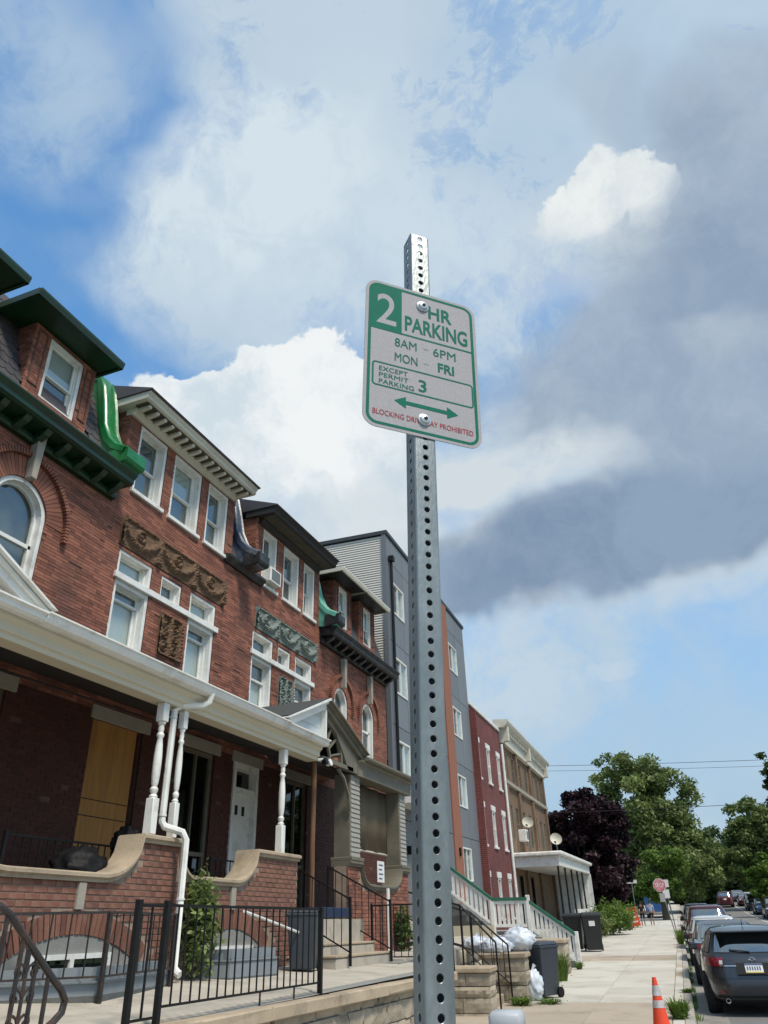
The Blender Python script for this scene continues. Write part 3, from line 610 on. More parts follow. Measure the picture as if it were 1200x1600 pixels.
def iron_panel(t, p0, p1, z0, z1, n, r=.009, knob=False, rails=True, mt=None, legs=False):
    """straight run of square bars between two points; every bar is a part"""
    m_ = mt or m_iron; (x0, y0), (x1, y1) = p0[:2], p1[:2]; s0, s1 = (p0[2], p1[2]) if len(p0) > 2 else (0, 0)
    MB().tube([(x0, y0, z1+s0), (x1, y1, z1+s1)], .017, 4, sq=True).build('top_rail', m_, t); MB().tube([(x0, y0, z0+s0), (x1, y1, z0+s1)], .014, 4, sq=True).build('bottom_rail', m_, t)
    me = MB().tube([(0, 0, 0), (0, 0, z1-z0)], r, 4, sq=True).mesh('baluster', m_)
    for k in range(n):
        f = (k+1)/(n+1); piece('baluster', me, t, Matrix.Translation((x0+(x1-x0)*f, y0+(y1-y0)*f, z0+s0+(s1-s0)*f)))
def iron_post(t, x, y, z0, z1, r=.022, mt=None): return MB().box(x-r, x+r, y-r, y+r, z0, z1, c=.004).build('post', mt or m_iron, t)
f1 = thing('iron_fence', 'black iron bar fence along the coping of the stone retaining wall', 'fence', (-4.6, 7.8, 1.1), 'black iron fences and railings')
FX = -4.62
iron_panel(f1, (FX, 6.36), (FX, 9.43), 1.27, 2.035, 20)
for yy, zz in ((6.33, 2.075), (9.45, 2.06)): iron_post(f1, FX, yy, 1.12, zz, .026)
MB().tube([(FX, 8.05, 1.1), (FX, 8.05, 1.27)], .011, 4).build('stub', m_iron, f1); MB().tube([(FX, 8.8, 1.1), (FX, 8.8, 1.27)], .011, 4).build('stub', m_iron, f1)
f2 = thing('iron_gate', 'narrow black iron gate section with two thick posts by the fence end', 'gate', (-4.62, 6.1, 1.1), 'black iron fences and railings')
iron_panel(f2, (FX, 5.96), (FX, 6.28), 1.20, 2.03, 1, .011); iron_post(f2, FX, 5.93, 1.1, 2.075, .026)
# handrail with wrought scrolls, bottom left
hr = thing('handrail', 'worn iron handrail with wrought scrolls curling down at its end', 'handrail', (-4.6, 4.8, 1.1), 'black iron fences and railings')
HP = [(4.05, 2.02), (4.42, 2.0), (4.52, 1.95), (4.77, 1.75), (5.02, 1.55), (5.13, 1.47), (5.185, 1.40), (5.17, 1.33), (5.10, 1.28), (5.04, 1.25)]
MB().tube([(-4.6, a, b) for a, b in HP], .026, 8).build('rail', m_rail, hr, smooth=True)
for a, b in ((4.5, 1.94), (4.68, 1.80), (4.84, 1.68), (4.98, 1.56)): MB().box(-4.612, -4.588, a-.011, a+.011, .9, b).build('bar', m_rail, hr)
for cz in (1.60, 1.45, 1.30, 1.16):
    for sgn in (-1, 1):
        for c0 in (4.76,):
            sp = [(-4.6, c0+sgn*(.064+.058*(1-.075*k)*math.cos(k*.62+math.pi)), cz-(4.76-c0)+.058*(1-.075*k)*math.sin(k*.62)) for k in range(13)]
            MB().tube(sp, .010, 5).build('scroll', m_rail, hr, smooth=True)
MB().box(-4.609, -4.591, 4.751, 4.769, .9, 1.74).build('bar', m_rail, hr)

# ------------------------------------------------------------------ porches
def turned(x, u, z0, z1, s=.062):
    H = z1-z0; b = MB(); b.box(x-s, x+s, u-s, u+s, z0, z0+.26*H, c=.006); b.box(x-s, x+s, u-s, u+s, z1-.15*H, z1, c=.006)
    p = [(.05, .26), (.058, .275), (.036, .29), (.052, .31), (.055, .33), (.034, .345), (.046, .37), (.055, .43), (.058, .5), (.057, .58), (.048, .66), (.036, .72), (.052, .735), (.052, .75), (.034, .765), (.044, .79), (.036, .82), (.055, .835), (.05, .85)]
    b.lathe([(r*s/.062, z0+q*H) for r, q in p], 16, Matrix.Translation((x, u, 0))); return b
wp = thing('porch', 'long white-trimmed porch roof on turned posts with cream gutter', 'porch', (XP, 8.7, 2.0))
fas = [(-6.86, 4.64), (-6.62, 4.64), (-6.62, 4.70), (-6.585, 4.715), (-6.585, 4.80), (-6.53, 4.85), (-6.53, 4.89), (-6.86, 4.89)]
MB().prism(fas, 2.5, 13.32, 'y').build('fascia', m_soffit, wp, bevel=.004)
gut = [(-6.525, 4.885), (-6.47, 4.885), (-6.40, 4.90), (-6.37, 4.95), (-6.37, 4.985), (-6.34, 4.995), (-6.34, 5.012), (-6.36, 5.012), (-6.50, 4.93), (-6.525, 5.01)]
MB().prism(gut, 5.98, 11.72, 'y').build('gutter', m_white, wp)
MB().prism([(-6.865, 4.70), (XF+.04, 5.20), (XF+.04, 5.26), (-6.865, 4.76)], 2.5, 13.3, 'y').build('ceiling', mat('shade_dark_ceiling', (.03, .025, .022), (.02, .017, .015), 3, .8), wp)  # ceiling colour kept near black, painting in the shade under the roof
MB().prism([(-6.48, 5.00), (XF+.03, 6.02), (XF+.03, 5.95), (-6.48, 4.93)], 2.5, 13.33, 'y').build('roof', m_shing, wp)
for u in (8.62, 9.10): turned(XP, u, 2.945, 4.638, .062 if u < 9 else .05).build('post', m_white, wp, smooth=True)
turned(XP, 12.1, 2.945, 4.638).build('post', m_white, wp, smooth=True)
def half_gable(owner, ua, ub, za, zb, mtrim, mboard, tymp=True):
    sl = math.atan2(zb-za, ub-ua); sg = 1 if ub > ua else -1
    def off(u, z, d): return (u-math.sin(sl)*d, z+math.cos(sl)*d*sg) if sg > 0 else (u+math.sin(sl)*d, z-math.cos(sl)*d)
    rk = MB()
    def band(d0, d1, x0, x1):
        p = [(ua, za+d0), (ub, zb+d0), (ub, zb+d1), (ua-sg*.10*(d1 > 0), za+d1-.06*(d1 > 0))]; rk.prism(p, x0, x1, 'x')
    band(-.10, -.003, -6.62, -6.47); band(0., .055, -6.62, -6.42); band(.058, .10, -6.62, -6.36)
    rk.build('rake_board', mtrim, owner)
    if tymp:
        n = 3
        for k in range(n):
            t0, t1 = k/n, (k+1)/n; zA, zB = za-.02+(zb-za)*t0, za-.02+(zb-za)*t1-.008
            p = [(ua+(ub-ua)*t0, zA), (ub, zA), (ub, zB), (ua+(ub-ua)*t1, zB)]; MB().prism(p, -6.62, -6.575-.004*k, 'x').build('gable_board', mboard, owner)
    MB().prism([(-6.9, 0), (-6.40, 0), (-6.40, .09), (-6.9, .09)], 0, 1, 'y') if False else None
    # roof slope behind the rake, running back to the house
    MB().add([(-6.40, ua, za+.11), (-6.40, ub, zb+.11), (XF+.03, ub, zb+.11), (XF+.03, ua, za+.11), (-6.40, ua, za+.06), (-6.40, ub, zb+.06), (XF+.03, ub, zb+.06), (XF+.03, ua, za+.06)], [(0, 1, 2, 3), (4, 5, 6, 7), (0, 1, 5, 4), (1, 2, 6, 5), (2, 3, 7, 6), (3, 0, 4, 7)]).build('gable_roof', m_shing, owner)
m_paleb = mat('pale_clapboard', (.60, .66, .66), (.50, .55, .55), 2, .6, .05, 40)
half_gable(wp, 11.68, 13.35, 5.02, 5.72, m_white, m_paleb); half_gable(wp, 6.0, 4.35, 5.02, 5.72, m_white, mat('beige_clapboard', (.56, .50, .42), (.48, .43, .36), 2, .6, .05, 40))
for a, b in ((11.62, 13.352), (2.5, 6.05)):
    MB().prism([(-6.62, 4.892), (-6.44, 4.892), (-6.40, 4.92), (-6.40, 4.965), (-6.36, 4.985), (-6.36, 5.005), (-6.62, 5.005)], a, b, 'y').build('gable_cornice', m_white, wp)
MB().box(-6.62, -6.46, 13.30, 13.353, 5.01, 5.60).build('end_board', m_white, wp)
ds = thing('downspout', 'white downspout running from the porch gutter down past the curved brick wall', 'downspout', (-6.5, 9.0, 1.4))
MB().tube([(-6.42, 9.35, 4.93), (-6.45, 9.34, 4.80), (-6.52, 9.28, 4.74), (-6.66, 8.98, 4.69), (-6.70, 8.87, 4.60), (-6.70, 8.86, 3.22), (-6.70, 8.86, 3.12), (-6.66, 8.88, 3.06), (-6.55, 8.96, 3.02), (-6.47, 9.02, 2.99), (-6.42, 9.045, 2.90), (-6.42, 9.05, 1.46), (-6.38, 9.06, 1.40), (-6.33, 9.06, 1.375)], .048, 8).build('pipe', m_white, ds, smooth=True)
for zz, xx, uu in ((4.50, -6.70, 8.86), (3.20, -6.70, 8.86), (2.2, -6.42, 9.05)): MB().lathe([(.056, zz-.012), (.056, zz+.012)], 12, Matrix.Translation((xx, uu, 0))).build('strap', m_white, ds)

def scoop(u, segs):
    for a, b, za, zb in segs:
        if a <= u <= b:
            t = (u-a)/(b-a) if b > a else 0
            if za == zb: return za
            return zb+(za-zb)*(1-math.sqrt(max(0, 1-(1-t)**2))) if za > zb else za+(zb-za)*(1-math.sqrt(max(0, 1-t*t)))
    return segs[-1][3]
def porch_wall(label, segs, arch, individual, zbot=1.2, x=-6.62, cm=None, caps=()):
    """brick porch wall with a swept stone coping, and a segmental basement arch: (centre, springing half width, crown z, rise)"""
    t = thing('porch_wall', label, 'wall', (x-.15, (segs[0][0]+segs[-1][1])/2, 1.2), 'scooped brick porch walls'); cm = cm or m_coping
    u0, u1 = segs[0][0], segs[-1][1]; U = np.unique(np.concatenate([np.linspace(a, b, 15) for a, b, *_ in segs])); T = [scoop(u, segs)-.10 for u in U]
    core = MB().prism([(u, z) for u, z in zip(U, T)]+[(u1, zbot), (u0, zbot)], x-.30, x-.012, 'x').build('core', m_pmortar, t)
    cp = MB(); row = []
    sec = [(-.36, .0), (-.36, .085), (-.33, .10), (.045, .10), (.07, .085), (.07, .05), (.035, .03), (.035, .0)]
    P = [[(x+sx, u, z+sz) for sx, sz in sec+sec[:1]] for u, z in zip(U, T)]
    cp.grid(P); cp.add(P[0][:8], [tuple(range(8))]); cp.add(P[-1][:8], [tuple(range(8))]); cp.build('coping', cm, t, smooth=35)
    L, H = .205, .068; n = 0; z = zbot; row = 0; rest = MB(); meshes = {}
    while z < 3.0:
        u = u0-(L/2 if row % 2 else 0)
        while u < u1:
            a, b = max(u, u0), min(u+L-.010, u1); um, zm = (a+b)/2, z+H/2
            ok = b-a > .05 and zm+.03 < min(scoop(a, segs), scoop(b, segs))-.095
            if ok and arch:
                for uc, hw, zc, rise in arch:
                    R = (hw*hw+rise*rise)/(2*rise); ctr = zc-R
                    for q in (a, um, b):
                        if abs(q-uc) < hw+.22 and math.hypot(q-uc, zm-ctr) < R+.25 : ok = False
            if ok:
                w = round(b-a, 2); d = random.uniform(-.004, .005)
                if individual and n < 300:
                    if w not in meshes: meshes[w] = MB().box(-.03, 0, -w/2, w/2, -.028, .028, c=.004).mesh('brick', m_pbrick)
                    piece('brick', meshes[w], core, Matrix.Translation((x+d, um, z+.033))); n += 1
                else: rest.box(x-.03, x+d, a, b, z+.005, z+.061, rnd=random.random()*.98+.01)
            u += L
        z += H; row += 1
    if rest.n: rest.build('brickwork', m_brick, core, kind='stuff')
    for uc, hw, zc, rise in arch or ():
        R = (hw*hw+rise*rise)/(2*rise); ctr = zc-R; th = math.asin(min(1, (hw+.02)/R)); k = int(2*th*R/.075)
        for i in range(k):
            a0, a1 = -th+2*th*i/k+.0035/R*2, -th+2*th*(i+1)/k-.0035/R*2
            V = [(x+dx, uc+rr*math.sin(a), ctr+rr*math.cos(a)) for dx in (-.03, .008+random.uniform(-.004, .006)) for a in (a0, a1) for rr in (R+.004, R+.235)]
            MB().add(V, [(0, 1, 3, 2), (4, 6, 7, 5), (0, 2, 6, 4), (1, 5, 7, 3), (0, 4, 5, 1), (2, 3, 7, 6)]).build('arch_brick', m_pbrick, core)
        A = [(uc+R*math.sin(a), ctr+R*math.cos(a)) for a in np.linspace(-th, th, 13)]
        MB().prism(A+[(uc+hw, zbot), (uc-hw, zbot)], x-.02, x-.004, 'x').build('cement_infill', m_cem, core)
        MB().box(x-.01, x+.035, uc-.07, uc+.05, zc+.24, min(scoop(uc, segs)-.11, zc+.75), c=.006).build('pilaster_strip', m_lint, core)
        w = MB(); ww = .62; za, zb = 1.42, 1.60
        for q in ((uc-ww, uc-ww+.05, za, zb), (uc+ww-.05, uc+ww, za, zb), (uc-.03, uc+.03, za, zb), (uc-ww, uc+ww, zb, zb+.05), (uc-ww, uc+ww, za-.05, za)): w.box(x-.03, x+.03, *q)
        wn = w.build('basement_window', m_white, core); MB().box(x-.003, x+.006, uc-ww+.05, uc+ww-.05, za, zb).build('pane', m_gdark, wn)
    return t
segA = [(4.6, 5.55, 2.93, 2.93), (5.55, 6.35, 2.93, 2.45), (6.35, 7.75, 2.45, 2.45), (7.75, 8.38, 2.45, 2.93), (8.38, 9.20, 2.93, 2.93)]
porch_wall('brick porch wall with low curved coping below the boarded window', segA, [(7.45, 1.12, 1.83, .33)], True)
segB = [(9.22, 9.62, 2.93, 2.50), (9.62, 10.45, 2.50, 2.50), (10.45, 11.04, 2.50, 2.95), (11.04, 12.62, 2.95, 2.95)]
segB = [(9.202, 9.55, 2.93, 2.50), (9.55, 10.6, 2.50, 2.50), (10.6, 11.2, 2.50, 2.95), (11.2, 12.62, 2.95, 2.95)]
porch_wall('brick porch wall with curved coping behind the green climbing plant', segB, [(10.6, .95, 1.86, .30)], True)
segC = [(14.7, 15.32, 3.0, 3.0), (15.32, 15.8, 3.0, 2.62), (15.8, 17.0, 2.62, 2.62), (17.0, 17.55, 2.62, 3.0), (17.55, 18.1, 3.0, 3.0)]
porch_wall('brick porch wall with drab painted coping under the brown gabled porch', segC, [], False, cm=m_drab)
for a, b, lab in ((8.30, 9.16, 'stone cap of the brick pier under the paired white posts'), (11.2, 12.66, 'stone cap of the wide brick pier under the single white post')):
    pass
fl = thing('porch_floor', 'x', None, (-7.6, 9, 1.9)); del fl['label']; fl['kind'] = 'structure'
MB().box(XF+.02, -6.93, 2.5, 22.2, 1.7, 1.98).build('deck', m_terr, fl); MB().box(-6.93, -6.3, 12.64, 14.68, 1.2, 1.98).build('landing', m_terr, fl)

# doors and openings under the porch
def opening(h, u0, u1, z0, z1, kind):
    if kind == 'ply':
        b = MB().box(XF-.08, XF-.05, u0, u1-.10, z0, z1).build('plywood_board', m_ply, h)
        for zz in (3.42, 3.66): MB().box(XF-.05, XF-.044, u0+.02, u1-.12, zz, zz+.012).build('batten_line', m_dark, b)
    elif kind == 'door':
        f = MB(); f.box(XF-.2, XF+.03, u0, u0+.10, z0, z1); f.box(XF-.2, XF+.03, u1-.10, u1, z0, z1); f.box(XF-.2, XF+.028, u0+.10, u1-.10, z1-.12, z1); f.box(XF-.2, XF+.0, u0+.1, u1-.1, z1-.55, z1-.47)
        d = f.build('door_frame', m_white, h); MB().box(XF-.17, XF-.15, u0+.1, u1-.1, z1-.47, z1-.12).build('transom_pane', m_gdark, d)
        s = MB().box(XF-.14, XF-.09, u0+.10, u1-.10, z0, z1-.55, c=.006).build('door', m_white, h)
        for q in (.30, .56): MB().box(XF-.092, XF-.083, u0+q, u0+q+.10, z1-.98, z1-.80).build('door_light', m_dark, s)
        MB().box(XF-.09, XF-.05, u1-.18, u1-.14, z0+.95, z0+1.2, c=.01).build('handle', m_iron, s)
    else:
        f = MB()
        for q in ((u0, u0+.07, z0, z1), (u1-.07, u1, z0, z1), (u0+.07, u1-.07, z1-.07, z1), (u0+.07, u1-.07, z0+1.05, z0+1.12), ((u0+u1)/2-.02, (u0+u1)/2+.02, z0+.05, z1-.07)): f.box(XF-.16, XF-.06, *q)
        d = f.build('window_frame', m_drab, h); MB().box(XF-.12, XF-.11, u0+.07, u1-.07, z0, z1-.07).build('pane', m_gdark, d); MB().box(XF-.13-.06, XF-.13-.05, u0, u1, z0, z1).build('curtain', m_dark, d)
    MB().box(XF-.05, XF+.035, u0-.08, u1+.16, z1+.003, z1+.215, c=.006).build('lintel', m_lint, h)
opening(hC, *gA[0], 'win'); opening(hA, *g2[0], 'ply'); opening(hA, *g2[1], 'win'); opening(hB, *g3[0], 'door'); opening(hB, *g3[1], 'win')
pr_ = thing('porch_railing', 'low black railing on the porch behind the curved coping', 'railing', (-7.5, 7.8, 2.0), 'black iron fences and railings'); iron_panel(pr_, (-7.45, 7.05), (-7.45, 9.1), 2.05, 2.86, 15); iron_post(pr_, -7.45, 7.03, 1.98, 2.9)
pr_ = thing('porch_railing', 'short black railing on the porch in front of the white door', 'railing', (-7.5, 11.9, 2.0), 'black iron fences and railings'); iron_panel(pr_, (-7.5, 11.3), (-7.5, 12.3), 2.05, 2.86, 6); iron_post(pr_, -7.5, 11.28, 1.98, 2.9); iron_post(pr_, -7.5, 12.32, 1.98, 2.9)
def lump(r, n=10, m=16, sq=(1, 1, 1), amp=.12, seed=1):
    rg = np.random.default_rng(seed); ph = rg.random((6, 3))*6.28; P = []
    for i in range(n+1):
        th = math.pi*i/n; row = []
        for j in range(m+1):
            f = 2*math.pi*(j % m)/m; d = (math.sin(th)*math.cos(f), math.sin(th)*math.sin(f), math.cos(th)); k = 1+.035*math.sin(13*d[0]+ph[0,0])*math.sin(11*d[1]+ph[1,1])*math.cos(12*d[2])+.02*math.sin(23*d[1]+17*d[2])+amp*sum(math.sin(3.1*d[0]*(q+1)*.7+ph[q, 0])*math.sin(3.3*d[1]*(q+1)*.7+ph[q, 1])*math.cos(2.9*d[2]*(q+1)*.6+ph[q, 2]) for q in range(6))
            row.append((d[0]*r*k*sq[0], d[1]*r*k*sq[1], d[2]*r*k*sq[2]))
        P.append(row)
    return P
m_bag_ = None
def bag(name, label, cat, loc, r, m, sq, seed, frame=None, group=None):
    mb = MB(); mb.grid([[(loc[0]+a, loc[1]+b, loc[2]+c) for a, b, c in row] for row in lump(r, 22, 34, sq, .09, seed)])
    if m is m_bag_: mb.tube([(loc[0], loc[1], loc[2]+r*sq[2]*.85), (loc[0]+.01, loc[1], loc[2]+r*sq[2]*1.08), (loc[0]+.05, loc[1]+.03, loc[2]+r*sq[2]*1.25)], .02, 6, rs=[.05, .022, .05])
    return tag(mb.build(name, m, None, smooth=70, frame=frame), label, cat, group)
m_sack = mat('black_sack', (.010, .010, .011), (.006, .006, .007), 5, .6, .3, 30, spec=.2)
bag('trash_bag', 'black trash bag heaped behind the porch coping under the boarded window', 'bag', (-7.25, 8.05, 2.52), .30, m_sack, (1.1, 1.2, .9), 5)
bag('trash_bag', 'dark bundle on the porch beside the paired white posts', 'bag', (-7.35, 9.0, 2.9), .20, m_sack, (1, .8, 1.1), 11)
tag(MB().tube([(-7.2, 5.2, 4.52), (-7.2, 9.3, 4.56), (-7.2, 9.35, 4.56)], .012, 6).build('porch_cable', m_iron), 'dark cable strung below the porch ceiling', 'cable')

# window wells
def well(label, poly, ztop, rail):
    t = thing('window_well', label, 'window well', (*np.mean(poly, 0), 1.2), 'grey painted window wells'); base = [TZ(*p) for p in poly]
    def ring(zl, zh, o, b):
        c = np.mean(poly, 0)
        for i in range(len(poly)-1):
            p, q = np.array(poly[i]), np.array(poly[i+1]); d = (q-p)/np.linalg.norm(q-p); nn = np.array([d[1], -d[0]]);
            if nn@((p+q)/2-c) < 0: nn = -nn
            p2, q2 = p-nn*.14, q-nn*.14; p3, q3 = p+nn*o, q+nn*o
            V = [(*a, h) for h in (zl, zh) for a in (p3, q3, q2, p2)]; b.add(V, [(0, 1, 2, 3), (4, 5, 6, 7), (0, 1, 5, 4), (1, 2, 6, 5), (2, 3, 7, 6), (3, 0, 4, 7)])
    b = MB(); ring(1.1, ztop, 0, b); b.build('curb', m_curb, t)
    b = MB(); ring(ztop+.002, ztop+.025, .018, b); b.build('curb_cap', m_curb, t)
    b = MB(); ring(ztop+.027, ztop+.14, -.05, b); b.build('inner_curb', m_curb, t)
    MB().prism(poly, 1.1, 1.3, 'z').build('well_floor', m_cem, t)
    if rail:
        r = thing('iron_railing', 'iron railing standing around the window well below the curved coping', 'railing', (*poly[1], 1.2), 'black iron fences and railings')
        for p, q, n in ((poly[0], poly[1], 5), (poly[1], poly[2], 10)):
            iron_panel(r, (p[0]+.05, p[1]-.04), (q[0]+.05, q[1]-.04), ztop+.06, 2.02, n, .008, mt=m_rail)
        for p in poly[1:3]: iron_post(r, p[0]+.05, p[1]-.04, 1.2, 2.03, .022, m_rail)
        iron_panel(r, (poly[0][0]+.05, poly[0][1]-1.3), (poly[0][0]+.05, poly[0][1]-.08), 1.45, 2.0, 8, .008, mt=m_rail)
well('grey painted window well kerb beside the downspout behind the iron fence', [(-6.64, 6.30), (-5.88, 7.08), (-6.25, 8.72), (-6.64, 8.72)], 1.40, True)
well('grey painted window well kerb behind the climbing plant', [(-6.64, 9.72), (-6.12, 9.85), (-5.96, 10.85), (-6.64, 11.5)], 1.48, False)
tag(MB().tube([(-6.0, 9.92, 2.06), (-6.0, 10.9, 1.90), (-6.0, 11.82, 1.74)], .018, 8).build('white_rod', m_white), 'white rod leaning above the window well by the black bin', 'rod')

# entrance steps with rails
st = thing('entrance_steps', 'worn concrete steps rising to the brown gabled porch', 'steps', (-6.1, 13.6, 1.3))
for k in range(4):
    MB().box(-6.95, -5.75-.30*k, 12.45+.05*k-(.12 if k == 0 else 0), 14.62+(.15 if k == 0 else 0), 1.1+.002*k, 1.42+.165*k, c=.012).build('step', m_terr, st)
    MB().box(-6.95, -5.735-.30*k, 12.43+.05*k-(.12 if k == 0 else 0), 14.64+(.15 if k == 0 else 0), 1.425+.165*k, 1.46+.165*k, c=.008).build('tread', m_coping, st)
for u, lab in ((12.75, 'sloping black handrail on the near side of the entrance steps'), (14.55, 'sloping black handrail on the far side of the entrance steps')):
    t = thing('stair_rail', lab, 'handrail', (-6.0, u, 1.4), 'black iron fences and railings')
    iron_panel(t, (-6.95, u, .62), (-5.72, u, 0), 1.50, 2.26, 8, .008); iron_post(t, -5.70, u, 1.3, 2.29, .02); iron_post(t, -6.97, u, 1.9, 2.9, .02)
t = thing('iron_fence', 'iron bar fence across the terrace beyond the entrance steps', 'fence', (-5.4, 14.8, 1.3), 'black iron fences and railings'); iron_panel(t, (-6.15, 14.82), (-4.65, 14.82), 1.36, 2.2, 10, .009); iron_post(t, -6.18, 14.82, 1.25, 2.24, .02); iron_post(t, -4.63, 14.82, 1.1, 2.24, .02)
tag(MB().box(-6.75, -6.35, 13.0, 14.3, 2.0, 2.16, c=.01).build('blue_crate', mat('navy_plastic', (.018, .03, .08), (.012, .02, .05), 4, .45)), 'flat navy blue box on the top step of the entrance', 'box')

# brown gabled porch of the far house
bp = thing('porch', 'drab brown gabled porch with arched truss and clapboard columns', 'porch', (XP, 15.7, 2.0))
MB().prism([(-6.9, 4.62), (-6.52, 4.62), (-6.52, 4.86), (-6.44, 4.90), (-6.44, 4.93), (-6.9, 4.93)], 15.0, 18.2, 'y').build('fascia', m_drab, bp)
MB().prism([(-6.9, 4.932), (-6.38, 4.932), (-6.34, 4.96), (-6.34, 5.0), (-6.9, 5.02)], 15.16, 18.3, 'y').build('gutter', m_drab, bp)
half_gable(bp, 15.2, 13.36, 5.02, 5.72, m_drab, m_drab, False)
MB().prism([(15.3, 4.64), (14.55, 4.66), (14.3, 4.95), (13.95, 5.28), (13.36, 5.50), (13.36, 5.62), (15.2, 4.92), (15.3, 4.9)], -6.62, -6.54, 'x').build('arched_bargeboard', m_drab, bp)
for k in range(4):
    an = .25+.38*k; MB().tube([(-6.6, 13.42+.35*math.cos(an), 4.72+.35*math.sin(an)), (-6.6, 13.42+.85*math.cos(an), 4.72+.85*math.sin(an))], .028, 4, sq=True).build('truss_spoke', m_drab, bp)
MB().tube([(-6.6, 13.42+.36*math.cos(a), 4.72+.36*math.sin(a)) for a in np.linspace(0, 1.55, 8)], .035, 4, sq=True).build('truss_arc', m_drab, bp); MB().tube([(-6.6, 13.42+.88*math.cos(a), 4.72+.80*math.sin(a)) for a in np.linspace(0, 1.55, 10)], .05, 4, sq=True).build('truss_arc', m_drab, bp)
MB().box(-6.66, -6.54, 13.36, 14.8, 4.66, 4.74).build('tie_beam', m_drab, bp)
MB().prism([(-6.46, 5.0), (XF+.03, 6.0), (XF+.03, 5.93), (-6.46, 4.94)], 15.2, 18.3, 'y').build('roof', m_shing, bp); MB().prism([(-6.905, 4.70), (XF+.04, 5.20), (XF+.04, 5.26), (-6.905, 4.76)], 13.36, 18.2, 'y').build('ceiling', MATS['shade_dark_ceiling'], bp)
for u0, u1 in ((14.82, 15.30), (17.62, 18.02)):
    c = MB().box(-6.98, -6.64, u0, u1, 3.07, 4.63).build('column', m_drab, bp)
    for k in range(17): MB().prism([(-6.638, 0), (-6.605, 0), (-6.622, .088), (-6.638, .088)], u0+.03, u1-.015, 'y').build('clapboard', m_drabs, c).location.z = 3.08+.091*k
    MB().box(-7.03, -6.55, u0-.06, u1+.06, 3.0, 3.068, c=.01).build('column_base', m_drab, c)
MB().tube([(-6.62, 14.78, 3.9), (-6.62, 14.72, 4.2), (-6.62, 14.5, 4.5), (-6.62, 14.2, 4.64)], .035, 4, sq=True).build('knee_brace', m_drab, bp)
tag(MB().tube([(-6.75, 13.42, 1.98), (-6.75, 13.40, 3.2), (-6.75, 13.43, 4.66)], .05, 10).build('wood_pole', m_wood, None, smooth=True), 'bare round wooden pole propping the porch between the two gables', 'pole')
rs = thing('roll_shade', 'brown roll-down shade hanging between the clapboard columns', 'shade', (-6.95, 16.5, 3.2)); P = [[(-6.95+.02*math.sin(u*9), u, z) for u in np.linspace(15.34, 17.58, 40)] for z in (3.30, 4.62)]
b = MB(); b.grid(P); o = b.build('cloth', m_beige, rs, smooth=True); so_ = o.modifiers.new('thickness', 'SOLIDIFY'); so_.thickness = .006
MB().tube([(-6.95, 15.32, 3.29), (-6.95, 17.6, 3.29)], .022, 8).build('bottom_bar', m_trim, rs)
nt_ = thing('notice', 'white paper notice pinned below the brown roll-down shade', 'notice', (-6.5, 16.2, 2.7)); MB().box(-6.53, -6.522, 15.98, 16.36, 2.66, 3.06).build('paper', m_white, nt_)
for k in range(4): MB().box(-6.5215, -6.520, 16.05, 16.29-.05*(k % 2), 2.97-.085*k, 3.0-.085*k).build('printed_line', mat('blue_ink', (.10, .13, .25)), nt_)
tag(MB().box(-6.45, -6.42, 16.28, 16.38, 1.3, 2.55).build('white_stake', m_white), 'slim white stake below the notice', 'stake')
# security lights at the gable joint
t = thing('floodlight', 'white twin floodlight under the joint of the two gables', 'light', (-6.4, 13.2, 4.62)); MB().box(-6.50, -6.40, 13.05, 13.28, 4.58, 4.63, c=.01).build('mount', m_white, t)
for k in (0, 1): MB().lathe([(.03, 0), (.055, .03), (.065, .11)], 12, Matrix.Translation((-6.42, 13.08+.17*k, 4.55)) @ Matrix.Rotation(math.radians(75), 4, 'Y')).build('lamp_head', m_white if k else m_iron, t, smooth=True)
# window air conditioner, upstairs
t = thing('air_conditioner', 'white window air conditioner in the first window under the black eaves', 'air conditioner', (XF, 14.6, 9.2)); MB().box(XF-.15, XF+.20, 14.36, 14.88, 9.17, 9.55, c=.015).build('case', m_white, t)
g = MB().box(XF+.201, XF+.206, 14.42, 14.82, 9.22, 9.50).build('grille', m_curt, t)

